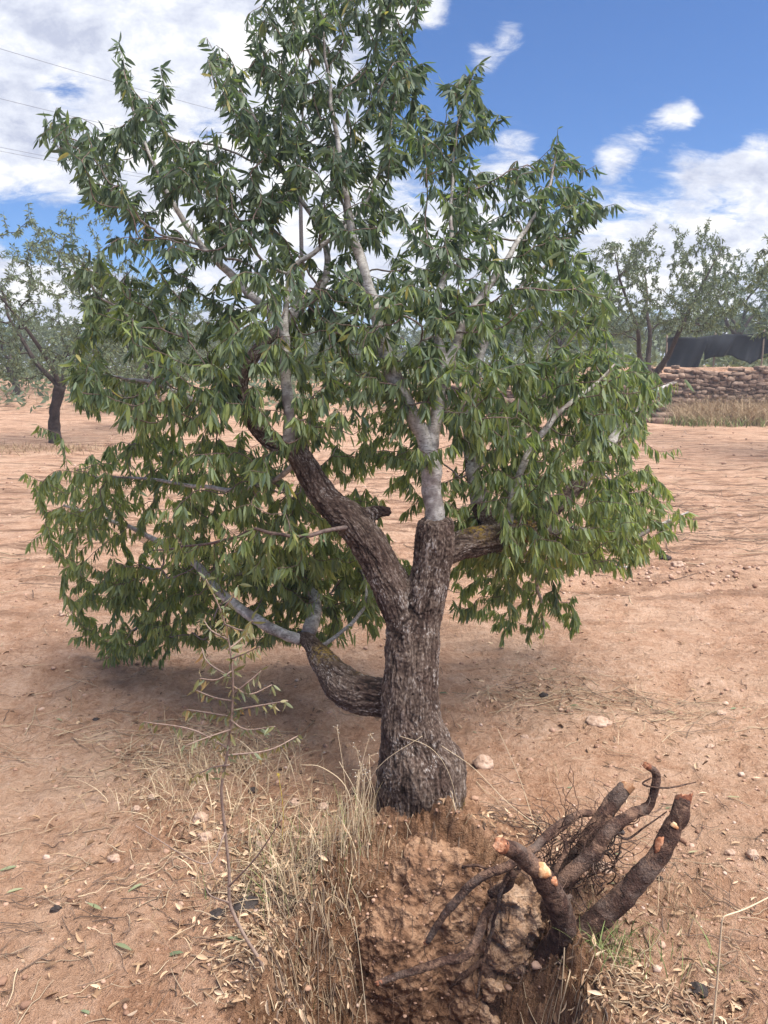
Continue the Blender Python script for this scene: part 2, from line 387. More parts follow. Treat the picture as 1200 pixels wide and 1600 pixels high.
# ------------------------------------------------------------------ ground
WX0, WX1, WY = 1.6, 24.0, 23.0
def wall_y(x): return WY + .02*(x-8)
def wall_h(x): return 1.0+.55*sstep(2, 9, np.asarray(x, float))
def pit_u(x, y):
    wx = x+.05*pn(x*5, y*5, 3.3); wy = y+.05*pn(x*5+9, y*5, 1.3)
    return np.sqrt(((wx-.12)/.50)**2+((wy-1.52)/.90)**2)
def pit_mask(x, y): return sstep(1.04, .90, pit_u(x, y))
def G(x, y, detail=True):
    x = np.asarray(x, float); y = np.asarray(y, float)
    h = .03*fbm(x*.5, y*.5, 0., 3) + .35*sstep(30, 200, y)*pn(x*.01, y*.01, 5.)
    near = np.exp(-((x-.1)/1.0)**2-((y-2.35)/.55)**2)*.035+.05*np.exp(-((x-.13)/.24)**2-((y-2.38)/.16)**2)
    h = h+near
    u = pit_u(x, y)
    prof = sstep(1.0, .30, u)
    h = h-.66*prof
    h = h-.30*np.exp(-((x+.20)/.10)**2-((y-1.93)/.10)**2)-.22*np.exp(-((x-.02)/.13)**2-((y-1.90)/.07)**2)-.16*np.exp(-((x+.06)/.05)**2-((y-2.07)/.05)**2)
    h = h+.10*np.exp(-((x-.06)/.20)**2-((y-2.22)/.10)**2)+.07*np.exp(-((x-.25)/.13)**2-((y-2.27)/.12)**2)
    if detail:
        pm = pit_mask(x, y)
        h = h+.010*pn(x*2.3, y*2.3, 12.)*sstep(12, 6, y)
        h = h+.019*fbm(x*4, y*4, 1.7, 3)+.011*fbm(x*16, y*16, 4.1, 3)+.010*np.clip(pn(x*9, y*9, 21.)-.25, 0, 1)+.0035*pn(x*60, y*60, 9.)
        rough_side = np.exp(-((x-1.0)/.55)**2-((y-2.0)/.5)**2)
        h = h+rough_side*.02*fbm(x*11, y*11, 6., 3)
        yy = y+h*1.3+.05*pn(x*7, y*7, 2.)
        cl = np.abs(fbm(x*8, yy*8, 2.2, 4, .6))
        cl2 = np.abs(fbm(x*19, yy*19, 5.2, 3, .6))
        h = h+pm*(.10*(.45-cl)+.050*(.4-cl2)+.040*fbm(x*34, yy*34, 8.8, 3, .65)+.02*np.clip(pn(x*14, yy*14, 6.), 0, 1))
        far = sstep(3.5, 7, y)*sstep(200, 40, y)
        h = h+far*(.018*fbm(x*.8, y*3.0, 7.7, 4, .6)+.012*pn(x*3, y*9, 2.1))
        # shallow rut crossing to the right of the tree
        rut = np.exp(-((y-5.55-.04*(x-2.5)-.1*pn(x*1.2, 0, 4.))/.16)**2)*sstep(.9, 1.6, x)*sstep(5.5, 4., x)
        h = h-.07*rut+.035*np.exp(-((y-5.85)/.12)**2)*sstep(1.6, 2.4, x)*sstep(4.6, 3.5, x)
        rut2 = np.exp(-((y-4.75-.05*x)/.13)**2)*sstep(.5, 1.2, x)
        h = h-.022*rut2
    # terrace held by the stone wall, earth bank further left
    t1 = sstep(WX0-1.5, WX0+.3, x)*sstep(0, .25, y-wall_y(x)-.18)
    t2 = sstep(26, 31, y)
    h = h+np.maximum(wall_h(x)*t1, t2*(.9+.25*sstep(0, 6, x)))
    return h
def axis(a0, a1, segs):
    """segs: list of (start, end, step) inside; grows geometrically outside to a0 and a1"""
    v = []
    for (s, e, st) in segs: v += list(np.arange(s, e-1e-9, st))
    v.append(segs[-1][1]); lo = []; st = segs[0][2]; c = v[0]
    while c > a0: st *= 1.09; c -= st; lo.append(c)
    hi = []; st = segs[-1][2]; c = v[-1]
    while c < a1: st *= 1.055; c += st; hi.append(c)
    return np.array(lo[::-1]+v+hi)
gx = axis(-900, 900, [(-2.6, -.55, .016), (-.55, .95, .0085), (.95, 2.8, .016)])
gy = axis(-60, 1500, [(1.1, 1.75, .014), (1.75, 2.55, .0075), (2.55, 5.0, .017), (5.0, 7.0, .03)])
X, Y = np.meshgrid(gx, gy)
Z = G(X, Y)
nx, ny = len(gx), len(gy)
ii = (np.arange(ny-1)[:, None]*nx+np.arange(nx-1)[None]).ravel()
quads = np.stack([ii, ii+1, ii+nx+1, ii+nx], -1)
gm = mesh_data('ground', np.stack([X, Y, Z], -1).reshape(-1, 3), [quads], {'pit': (pit_mask(X, Y)*.9).ravel(), 'near_dark': (sstep(1.75, .7, np.sqrt(((X-.15)/1.3)**2+((Y-1.75)/1.0)**2)+.35*fbm(X*2.2, Y*2.2, 3., 3))).ravel()})
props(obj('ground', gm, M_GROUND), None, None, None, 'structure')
print('ground verts', nx*ny)

def gpix(px, py):
    """ground point seen at a pixel"""
    v = pdir(px, py); lo, hi = .5, 60.
    d = np.arange(.8, 40, .02); pts = np.array([0, 0, CAMZ])+v*(d/v[1])[:, None]
    g = G(pts[:, 0], pts[:, 1], False); k = np.argmax(pts[:, 2] < g)
    return np.array([pts[k, 0], pts[k, 1], float(G(pts[k, 0], pts[k, 1]))])

# ------------------------------------------------------------------ leaves
def leaf_template(nst=3, fold=.25, curl=.25):
    ts = np.array([.22, .5, .78]) if nst == 3 else np.array([.5])
    ws = np.array([.80, 1.0, .62]) if nst == 3 else np.array([1.0])
    V = [(0, 0, 0)]
    for t, w in zip(ts, ws):
        z = -curl*t*t
        V += [(t, -.5*w, z+fold*.5*w), (t, 0, z), (t, .5*w, z+fold*.5*w)]
    V.append((1, 0, -curl)); V = np.array(V)
    tri = [(0, 2, 1), (0, 3, 2)]; q = []
    for i in range(len(ts)-1):
        a = 1+3*i; q += [(a, a+1, a+4, a+3), (a+1, a+2, a+5, a+4)]
    a = 1+3*(len(ts)-1); e = len(V)-1
    tri += [(a, a+1, e), (a+1, a+2, e)]
    return V, np.array(tri), np.array(q).reshape(-1, 4)
def leaves_mesh(name, pos, dirs, length, width, rnd, nst=3, fold=.25, curl=.25, roll=None):
    """one mesh of many leaves; pos (n,3), dirs (n,3)"""
    n = len(pos); T, tri, q = leaf_template(nst, fold, 1.0)
    d = dirs/np.linalg.norm(dirs, axis=1)[:, None]
    up = rng.normal(size=(n, 3)) if roll is None else roll
    s = np.cross(d, up); s /= np.linalg.norm(s, axis=1)[:, None]+1e-9
    nn = np.cross(s, d)
    cu = curl*rng.uniform(-.3, 1.3, n)
    V = pos[:, None]+d[:, None]*(T[None, :, 0:1]*length[:, None, None])+s[:, None]*(T[None, :, 1:2]*width[:, None, None])
    zz = (T[None, :, 2]+T[None, :, 0]**2)*width[:, None]*1.0 - (T[None, :, 0]**2)*cu[:, None]*length[:, None]
    V = V+nn[:, None]*zz[..., None]
    k = len(T); off = np.arange(n)[:, None, None]*k
    fs = [(tri[None]+off).reshape(-1, 3)]
    if len(q): fs.append((q[None]+off).reshape(-1, 4))
    return mesh_data(name, V.reshape(-1, 3), fs, {'rnd': np.repeat(rnd, k)})

# ------------------------------------------------------------------ growing branches (balanced spanning tree over targets)
def grow(nodes, npl, ngrp, targets, bf=.35, prefer=None):
    """nodes (n,3) existing skeleton, npl path length, ngrp group id. Returns all nodes, parent index, group"""
    Pn = list(map(np.asarray, nodes)); pl = list(npl); gr = list(ngrp); par = [-1]*len(Pn)
    T = np.asarray(targets); m = len(T)
    best = np.full(m, 1e9); bi = np.zeros(m, int)
    A = np.asarray(nodes)
    for i in range(0, len(A), 200):
        D = np.linalg.norm(T[:, None]-A[None, i:i+200], axis=2)+bf*np.asarray(npl)[None, i:i+200]
        k = D.argmin(1); b = D[np.arange(m), k]; u = b < best; best[u] = b[u]; bi[u] = k[u]+i
    alive = np.ones(m, bool)
    for _ in range(m):
        j = int(np.argmin(np.where(alive, best, 1e9)))
        alive[j] = False; p = bi[j]; dist = np.linalg.norm(T[j]-Pn[p])
        # intermediate knots keep branches bendy
        k = int(dist//.11); last = p
        a, b = Pn[p], T[j]
        for s in range(1, k+1):
            t = s/(k+1); q = a+(b-a)*t; q = q+rng.normal(size=3)*.012+np.array([0, 0, .10*dist*t*(1-t)])
            Pn.append(q); pl.append(pl[last]+dist/(k+1)); gr.append(gr[p]); par.append(last); last = len(Pn)-1
        Pn.append(T[j]); pl.append(pl[last]+dist/(k+1)); gr.append(gr[p]); par.append(last)
        for i in range(len(Pn)-k-1, len(Pn)):
            c = np.linalg.norm(T-Pn[i], axis=1)+bf*pl[i]
            u = alive & (c < best); best[u] = c[u]; bi[u] = i
    return np.array(Pn), np.array(par), np.array(gr)

def chains_of(Pn, par, n0, tip=.0011, ex=2.25, cap=None):
    n = len(Pn); ch = [[] for _ in range(n)]
    for i in range(n0, n): ch[par[i]].append(i)
    w = np.zeros(n)
    order = list(range(n-1, n0-1, -1))
    for i in order:                                           # children always have larger indices
        w[i] = tip**ex if not ch[i] else sum(w[c] for c in ch[i])+ (tip*.35)**ex
    r = np.maximum(w, 0)**(1/ex)
    used = np.zeros(n, bool); out = []
    for i in range(n0, n):
        if used[i]: continue
        c = [par[i], i]; used[i] = True; k = i
        while ch[k]:
            k = max(ch[k], key=lambda q: w[q]); used[k] = True; c.append(k)
        rr = r[c].copy(); rr[0] = rr[1]*1.05
        out.append((np.array(c), rr))
    return out

def foliage_points(C, rad, rmax, step, per, down=.95, fwd=.35, spread=.55, tipcluster=5):
    """leaf positions and directions along one finished twig"""
    seg = np.linalg.norm(np.diff(C, axis=0), axis=1); s = np.concatenate([[0], np.cumsum(seg)]); L = s[-1]
    if L < 1e-3: return np.zeros((0, 3)), np.zeros((0, 3))
    n = max(1, int(L/step)); u = (np.arange(n)+rng.uniform(0, 1, n))/n*L
    P0 = np.stack([np.interp(u, s, C[:, k]) for k in range(3)], -1); rr = np.interp(u, s, rad)
    keep = rr < rmax; P0 = P0[keep]
    if len(P0) == 0: return np.zeros((0, 3)), np.zeros((0, 3))
    T = np.gradient(C, axis=0); Td = np.stack([np.interp(u[keep], s, T[:, k]) for k in range(3)], -1); Td /= np.linalg.norm(Td, axis=1)[:, None]+1e-9
    cnt = rng.integers(per[0], per[1]+1, len(P0)); Pq = np.repeat(P0, cnt, 0); Tq = np.repeat(Td, cnt, 0)
    Pq = np.vstack([Pq, np.repeat(C[-1:], tipcluster, 0)]); Tq = np.vstack([Tq, np.repeat((C[-1:]-C[-2:-1])/max(seg[-1], 1e-6), tipcluster, 0)])
    R = rng.normal(size=Pq.shape); R /= np.linalg.norm(R, axis=1)[:, None]
    D = fwd*Tq+spread*R+np.array([0, 0, -1.0])*(down*rng.uniform(.45, 1.25, len(Pq)))[:, None]
    return Pq+R*.003, D

# ------------------------------------------------------------------ the fallen almond tree
def limb_pts(rows, step=.02):
    C = []
    for (px, py, d, w) in rows:
        p = P(px, py, d); C.append([*p, px2m(w, p)/2])
    return spline(C, step)
BARKED = {
 'trunk': [(655,1345,2.47,100),(656,1310,2.48,116),(656,1268,2.49,124),(657,1235,2.50,140),(656,1200,2.52,146),(650,1165,2.54,124),(643,1125,2.56,102),(641,1080,2.58,92),(643,1035,2.61,87),(646,990,2.645,87),(647,960,2.665,70),(647,935,2.68,34)],
 'left': [(646,1010,2.655,56),(625,950,2.665,70),(603,900,2.70,68),(576,850,2.74,66),(549,815,2.77,64),(512,784,2.80,54),(486,745,2.84,48),(463,708,2.87,42),(434,694,2.90,36),(404,672,2.93,33),(385,636,2.97,30),(376,600,3.01,28),(390,566,3.05,27),(416,533,3.10,24),(447,503,3.15,20),(482,468,3.2,17),(512,430,3.25,13)],
 'right': [(648,1010,2.655,56),(661,950,2.665,68),(671,900,2.68,66),(679,855,2.69,66),(682,825,2.70,62),(682,811,2.70,56)],
 'rear': [(672,880,2.80,44),(705,858,2.86,50),(745,845,2.92,56),(790,836,3.02,50),(828,822,3.15,44),(866,792,3.32,34),(905,755,3.5,26),(945,705,3.66,20)],
 'low': [(618,1092,2.62,60),(585,1090,2.66,64),(552,1083,2.72,66),(524,1058,2.82,56),(500,1026,2.95,42),(482,1002,3.06,30),(466,992,3.12,20)],
 'knob': [(560,812,2.78,34),(590,800,2.80,26),(612,800,2.80,18)],
 'knob2': [(470,716,2.88,30),(462,690,2.9,30),(456,672,2.9,22)],
 'knobr': [(735,700,3.25,22),(740,740,3.2,26),(752,790,3.1,30),(765,832,3.0,30)],
 'flare': [(620,1235,2.50,60),(612,1290,2.46,56),(606,1330,2.43,36)],
 'flare3': [(640,1225,2.44,50),(638,1290,2.38,44),(634,1335,2.33,30)],
 'flare2': [(690,1225,2.47,66),(700,1275,2.43,56),(712,1310,2.40,34)],
}
LIMBS = {k: limb_pts([(a, b, c, w*(.90 if (k in ('left', 'rear', 'low') and b < 1040) else 1.0)) for (a, b, c, w) in v]) for k, v in BARKED.items()}
def barked_mesh():
    mb = MB()
    for k, C in LIMBS.items(): tube(mb, C[:, :3], C[:, 3]*.97, 20)
    tmp = bpy.data.objects.new('tmp', mb.mesh('tmp')); COL.objects.link(tmp)
    md = tmp.modifiers.new('r', 'REMESH'); md.mode = 'VOXEL'; md.voxel_size = .0036
    dg = bpy.context.evaluated_depsgraph_get(); me = bpy.data.meshes.new_from_object(tmp.evaluated_get(dg))
    bpy.data.objects.remove(tmp)
    n = len(me.vertices); co = np.empty(n*3); me.vertices.foreach_get('co', co); V = co.reshape(-1, 3)
    E = np.empty(len(me.edges)*2, np.int32); me.edges.foreach_get('vertices', E); E = E.reshape(-1, 2)
    deg = np.bincount(E.ravel(), minlength=n)[:, None]
    for _ in range(26):
        S = np.zeros_like(V); np.add.at(S, E[:, 0], V[E[:, 1]]); np.add.at(S, E[:, 1], V[E[:, 0]]); V = V*.4+.6*S/deg
    # bark coordinates: offset from the limb axis in its own frame, plus length along it
    SP, SR, SN, SB, SU, ST, SQ = [], [], [], [], [], [], []
    for q, (k, C) in enumerate(LIMBS.items()):
        if k.startswith('knob') or k.startswith('flare'): continue
        T, N, B = frames(C[:, :3]); u = np.concatenate([[0], np.cumsum(np.linalg.norm(np.diff(C[:, :3], axis=0), axis=1))])
        SP.append(C[:, :3]); SR.append(C[:, 3]); SN.append(N); SB.append(B); SU.append(u+q*3.7); ST.append(T); SQ.append(np.full(len(u), len(SQ)))
    SP, SR, SN, SB, SU, ST, SQ = map(np.concatenate, (SP, SR, SN, SB, SU, ST, SQ))
    idx = np.empty(n, int)
    for i in range(0, n, 4000):
        vv = V[i:i+4000]; D = np.linalg.norm(vv[:, None]-SP[None], axis=2)-SR[None]
        for q in range(int(SQ.max())+1): D[:, SQ == q] += (.028*pn(vv[:, 0]*13+q*11, vv[:, 1]*13, vv[:, 2]*9))[:, None]
        idx[i:i+4000] = D.argmin(1)
    q = V-SP[idx]; bc = np.stack([(q*SN[idx]).sum(1), (q*SB[idx]).sum(1), (q*ST[idx]).sum(1)+SU[idx]], -1)
    rad = SR[idx]
    me.vertices.foreach_set('co', V.ravel()); me.update()
    Nn = np.empty(n*3); me.vertex_normals.foreach_get('vector', Nn); Nn = Nn.reshape(-1, 3)
    wz = bc[:, 2]; bq = np.abs(pn(bc[:, 0]*17, bc[:, 1]*17, wz*8))
    wx = bc[:, 0]+.0045*pn(bc[:, 0]*80, bc[:, 1]*80, wz*55)+.010*pn(bc[:, 0]*25, bc[:, 1]*25, bc[:, 2]*12); wy = bc[:, 1]+.010*pn(bc[:, 0]*25+7, bc[:, 1]*25, bc[:, 2]*12)
    c1 = np.clip(1-np.abs(pn(wx*38, wy*38, bc[:, 2]*4.5))*4.2, 0, 1); c2 = np.clip(1-np.abs(pn(wx*85+3, wy*85, bc[:, 2]*12))*3.0, 0, 1); c3 = np.clip(1-np.abs(pn(wx*70+9, wy*70, bc[:, 2]*60))*3.4, 0, 1); r3 = pn(wx*210, wy*210, bc[:, 2]*90)
    plate = pn(wx*24+5, wy*24, bc[:, 2]*11)
    ridge = np.clip(.84-.46*c1*sstep(.05, .35, bq)-.34*c2-.26*c3+.26*r3+.12*plate, 0, 1.1)
    amp = np.clip(rad*.080, .0012, .0048)
    lump = .10*rad*pn(bc[:, 0]*9, bc[:, 1]*9, bc[:, 2]*9)+.05*rad*pn(bc[:, 0]*22, bc[:, 1]*22, bc[:, 2]*18)
    low = np.exp(-((V[:, 2]-.30)/.035)**2)*(np.abs(V[:, 0]-.11) < .25)*.007       # the wrinkle above the swollen foot
    V = V+Nn*(amp*(ridge-.72)*2.2+lump-low)[:, None]
    lich = np.zeros(n)
    for (px, py, d, r) in [(740,1272,2.42,.035),(700,1268,2.42,.03),(510,1003,2.9,.06),(570,1040,2.75,.03),(815,826,3.05,.07),(750,815,2.9,.05)]:
        lich = np.maximum(lich, np.exp(-(np.linalg.norm(V-P(px, py, d), axis=1)/r)**2*.8))
    gr = sstep(.032, .020, rad)*.75
    me.vertices.foreach_set('co', V.ravel())
    for nm, a in (('ridge', ridge), ('lichen', np.clip(lich*.85, 0, 1)), ('grey', gr)):
        at = me.attributes.new(nm, 'FLOAT', 'POINT'); at.data.foreach_set('value', a.astype(np.float32))
    at = me.attributes.new('barkco', 'FLOAT_VECTOR', 'POINT'); at.data.foreach_set('vector', bc.astype(np.float32).ravel())
    me.polygons.foreach_set('use_smooth', np.ones(len(me.polygons), bool)); me.name = 'trunk'; me.update()
    print('bark verts', n)
    return me

TREE_O = P(655, 1300, 2.48)
tree = empty('almond_tree', TREE_O, 'big uprooted almond tree with thick dark trunk and wilting leaves, filling the photo', 'tree')
trunk = obj('trunk', barked_mesh(), M_BARK, tree)

# explicit young limbs: name, rows
STEMS = [
 ('sky stem', [(682,832,2.70,30),(679,805,2.70,31),(676,765,2.71,30),(673,738,2.71,33),(671,712,2.72,29),(663,683,2.73,25),(650,660,2.74,24),(631,620,2.76,24),(611,578,2.78,26),(597,530,2.82,22),(588,490,2.85,21),(575,440,2.90,18),(562,400,2.94,18),(550,360,2.98,16),(540,300,3.03,14),(527,220,3.10,11),(515,140,3.17,8),(505,50,3.25,5)]),
 ('right stem', [(671,716,2.72,24),(678,672,2.74,22),(687,620,2.77,20),(697,575,2.80,20),(708,548,2.83,15),(722,515,2.87,13),(740,480,2.92,13),(770,440,3.0,11),(800,390,3.08,10),(832,343,3.17,8),(858,290,3.25,6),(872,225,3.32,3)]),
 ('inner right stem', [(697,578,2.80,16),(688,550,2.84,15),(683,500,2.90,13),(690,440,2.98,11),(703,380,3.05,9),(705,300,3.15,7),(715,200,3.25,5),(735,125,3.33,3)]),
 ('left stem', [(470,720,2.86,22),(455,695,2.86,20),(450,640,2.88,18),(446,570,2.91,17),(443,525,2.94,16),(431,500,2.96,16),(400,466,2.99,14),(370,438,3.02,14),(330,400,3.06,12),(296,360,3.10,12),(266,310,3.15,10),(242,260,3.2,8),(216,200,3.26,6),(193,110,3.34,3)]),
 ('upper left stem', [(447,545,2.93,9),(447,480,2.98,10),(455,420,3.04,10),(500,386,3.08,9),(548,345,3.12,8),(585,290,3.2,6),(610,200,3.3,5),(632,90,3.4,3)]),
 ('curved limb end', [(447,503,3.15,20),(482,468,3.2,17),(512,430,3.25,13),(500,360,3.32,11),(450,280,3.4,9),(400,190,3.48,6),(360,110,3.55,3)]),
 ('far left limb', [(392,648,2.95,14),(350,640,3.0,11),(300,625,3.08,12),(255,603,3.17,10),(195,590,3.28,7),(140,585,3.4,4)]),
 ('mid left limb', [(462,725,2.9,14),(425,752,2.98,12),(370,765,3.08,11),(315,760,3.2,9),(240,750,3.35,7),(150,745,3.5,4)]),
 ('hanging pink limb', [(552,822,2.72,11),(505,830,2.68,10),(466,837,2.66,9),(422,834,2.68,8),(397,825,2.72,7),(372,838,2.78,7),(310,852,2.9,6),(240,860,3.05,4)]),
 ('lower grey limb', [(470,1000,3.08,18),(440,990,3.10,17),(400,968,3.16,17),(355,935,3.24,15),(325,905,3.32,14),(303,878,3.38,12),(255,850,3.5,9),(180,815,3.65,6),(100,790,3.8,4)]),
 ('lower back limb', [(482,990,3.10,24),(491,958,3.2,22),(488,928,3.32,18),(450,900,3.5,14),(380,895,3.7,11),(290,930,3.9,8),(200,990,4.0,4)]),
 ('lower middle limb', [(500,1012,2.98,10),(530,990,3.05,9),(556,968,3.1,9),(572,930,3.2,7),(560,880,3.35,6),(540,850,3.5,4)]),
 ('rear right limb', [(905,755,3.5,26),(945,705,3.66,20),(985,655,3.8,14),(1020,615,3.95,9),(1055,597,4.05,4)]),
 ('rear upright limb', [(750,790,3.1,30),(740,735,3.2,24),(733,680,3.28,20),(738,620,3.36,17),(750,560,3.45,13),(775,500,3.55,10),(810,450,3.65,7),(860,410,3.75,4)]),
 ('slanting grey limb', [(790,838,3.02,18),(800,780,3.04,12),(824,708,3.06,11),(855,666,3.1,10),(886,634,3.16,8),(930,600,3.25,5),(960,570,3.35,3)]),
 ('rear low limb', [(828,822,3.15,26),(880,826,3.35,17),(935,835,3.55,12),(985,842,3.7,8),(1030,820,3.8,6),(1075,800,3.9,3)]),
 ('rear ground limb', [(850,815,3.3,16),(870,850,3.7,12),(900,875,4.3,9),(945,885,4.8,6),(985,885,5.1,3)]),
 ('drooping twig limb', [(815,850,3.4,9),(833,890,3.75,6),(843,935,4.0,5),(849,972,4.15,4),(850,990,4.2,3)]),
]
nodes, npl, ngrp, rads = [], [], [], []
stem_tubes = []
for g, (nm, rows) in enumerate(STEMS):
    C = limb_pts(rows, .03)
    jit = np.stack([fbm(np.arange(len(C))*.22, g*3.1+k*9, 0., 2) for k in range(3)], -1)
    C[:, :3] += jit*np.minimum(C[:, 3:4]*.8, .008)*sstep(0, 5, np.arange(len(C)))[:, None]
    stem_tubes.append(C)
    u = np.concatenate([[0], np.cumsum(np.linalg.norm(np.diff(C[:, :3], axis=0), axis=1))])
    z0 = max(.4, 2.1-1.0*C[0, 2]) if False else .6
    st = 6 if len(C) > 14 else 3
    for i in range(st, len(C)): nodes.append(C[i, :3]); npl.append(z0+u[i]*.8); ngrp.append(g); rads.append(C[i, 3])

def inpoly(x, y, poly):
    p = np.asarray(poly, float); ins = np.zeros(len(x), bool); j = len(p)-1
    for i in range(len(p)):
        c = ((p[i, 1] > y) != (p[j, 1] > y)) & (x < (p[j, 0]-p[i, 0])*(y-p[i, 1])/(p[j, 1]-p[i, 1]+1e-9)+p[i, 0]); ins ^= c; j = i
    return ins
OUT_UP = [(125,640),(110,560),(135,480),(110,420),(175,372),(205,345),(150,325),(120,280),(85,240),(75,190),(115,172),(165,205),(198,180),(186,120),(186,80),(210,120),(232,175),(250,120),(268,125),(266,175),(275,205),(322,200),(352,150),(322,105),(330,65),(352,70),(392,120),(400,50),(405,10),(430,-60),(560,-70),(648,-60),(655,5),(640,45),(665,90),(668,130),(700,130),(742,105),(748,150),(775,185),(772,205),(742,215),(738,250),(775,285),(800,250),(812,250),(848,240),(868,205),(880,205),(885,250),(925,262),(935,300),(955,322),(915,345),(905,385),(950,420),(962,470),(945,530),(1000,560),(1050,595),(1005,625),(995,680),(840,700),(700,640),(600,600),(520,640),(470,640),(360,660),(240,680)]
OUT_LL = [(160,1030),(150,985),(112,945),(130,890),(60,845),(70,805),(50,745),(110,730),(160,700),(240,670),(380,690),(470,760),(560,860),(580,930),(520,960),(420,940),(360,1000),(255,1010)]
OUT_LR = [(760,660),(860,560),(940,540),(1000,560),(1050,600),(1010,650),(1005,710),(1040,760),(1080,805),(1035,850),(985,880),(900,885),(860,900),(780,900),(720,880),(700,850),(725,800),(700,740)]
HOLES = [(600,690,60,60,.7),(560,770,40,40,.6),(270,420,95,26,.85),(300,155,26,55,.95),(330,440,70,30,.5),(425,460,45,45,.5),(120,265,30,20,.4),(800,215,45,30,.95),(640,330,50,60,.35),(700,60,50,60,.9),(250,320,30,30,.4),(660,860,40,60,.7),(450,620,60,70,.5),(640,540,40,60,.45),(770,300,30,40,.7),(470,170,40,20,.3),(225,985,30,12,.5),(860,480,30,25,.4)]
def samp(poly, n, dfun, th):
    p = np.asarray(poly); x0, y0 = p.min(0); x1, y1 = p.max(0); out = []
    while len(out) < n:
        x = rng.uniform(x0, x1, 400); y = rng.uniform(y0, y1, 400); k = inpoly(x, y, poly)
        for a, b in zip(x[k], y[k]):
            pr = 1.0
            for (hx, hy, rx, ry, s) in HOLES:
                if ((a-hx)/rx)**2+((b-hy)/ry)**2 < 1: pr *= 1-s
            # clumps: keep noise-favoured places
            pr *= .35+.65*float(sstep(-.25, .25, pn(a*.012, b*.012, 3.0)))
            if rng.uniform() > pr: continue
            t = np.clip(rng.normal()*.55, -1, 1); q = P(a, b, dfun(a, b)+th(a, b)*t)
            if q[2] < .05: continue
            out.append(q)
            if len(out) >= n: break
    return out
def d_up(x, y): return 2.95+.45*np.clip((700-y)/700, 0, 1)+.10*abs(x-560)/450
def d_ll(x, y): return 3.35+.45*np.clip((480-x)/400, 0, 1)+.15*(y > 900)
def d_lr(x, y): return 3.3+.5*np.clip((x-700)/350, 0, 1)
targets = samp(OUT_UP, 2000, d_up, lambda x, y: .42)
targets += samp(OUT_LL, 1000, d_ll, lambda x, y: .38)
targets += samp(OUT_LR, 900, d_lr, lambda x, y: .38)
# sprays that reach toward the camera over the lower middle, and the shoots that break the outline
for (x0, y0, x1, y1, n, d0, d1) in [(100,860,330,1000,110,3.5,4.05),(300,880,600,1000,230,3.2,4.0),(380,640,620,860,70,3.0,3.8),(700,860,880,960,70,3.4,4.1),(760,780,1000,890,100,2.85,3.3),(790,680,990,850,120,2.9,3.3),(420,960,520,1000,12,3.5,3.9),(150,1000,260,1035,14,3.85,3.98),(360,400,800,660,110,2.55,2.9),(480,600,640,800,46,3.1,3.7),(540,840,640,950,30,3.3,4.0),(480,560,640,680,36,2.65,2.85),(640,560,800,720,34,2.6,2.8),(380,640,470,900,26,2.6,2.9),(230,700,420,900,40,2.6,3.0),(720,720,860,880,40,2.75,3.1),
                            (420,440,520,560,18,2.7,2.9),(560,620,640,840,16,3.3,3.8),(430,860,590,960,70,3.1,3.8),(350,760,540,900,70,2.9,3.6),(520,840,600,960,25,3.1,3.6),(300,560,400,660,20,2.65,2.9),(560,460,680,560,24,2.6,2.8),(640,700,740,860,30,3.2,3.7),(720,560,840,700,30,2.7,3.0),(760,960,860,1000,12,4.05,4.25),(880,930,905,985,9,4.0,4.2),(700,880,850,905,10,3.5,3.9),(740,950,790,962,4,4.2,4.3)]:
    for _ in range(n): targets.append(P(rng.uniform(x0, x1), rng.uniform(y0, y1), rng.uniform(d0, d1)))
SHOOTS = [[(186,68),(196,110),(205,150)],[(250,105),(258,140),(262,180)],[(72,185),(105,205),(140,235)],[(62,215),(95,235)],[(88,168),(130,185),(165,210)],[(322,58),(340,90),(365,120)],[(385,28),(405,55)],[(410,8),(440,10)],
          [(655,-10),(650,20),(640,45)],[(660,98),(655,130),(650,160)],[(748,100),(725,115),(700,130)],[(780,180),(760,205)],[(808,250),(800,290)],[(872,200),(868,235),(860,265)],[(932,258),(905,270),(885,300)],[(962,318),(930,325),(895,340)],
          [(955,440),(920,450)],[(1068,593),(1035,602),(1000,615)],[(1088,812),(1060,795),(1035,790)],[(1030,752),(1005,770)],[(1035,860),(1010,845)],[(100,380),(140,390)],[(92,405),(120,430)],[(40,740),(80,745)],[(45,850),(75,830),(105,815)],[(105,940),(135,925)],[(155,1030),(170,990)],
          [(262,1015),(270,985)],[(352,1000),(350,970)],[(60,665),(95,680)],[(130,400),(170,385)],[(985,890),(950,880)],[(1060,700),(1030,705)]]
for S in SHOOTS:
    x, y = S[0]; dd = (d_up(x, y) if y < 640 else (d_ll(x, y) if x < 500 else d_lr(x, y)))+rng.uniform(-.1, .1)
    if y > 980: dd = 3.95
    for (a, b) in S: targets.append(P(a, b, dd))
targets = np.array(targets)
targets = targets[targets[:, 2] > .04]
Pn, par, grp = grow(nodes, npl, ngrp, targets, .30)
n0 = len(nodes)
chs = chains_of(Pn, par, n0)
print('twig nodes', len(Pn), 'chains', len(chs))
per_mb = [MB() for _ in STEMS]; per_leaf = [[[], []] for _ in STEMS]
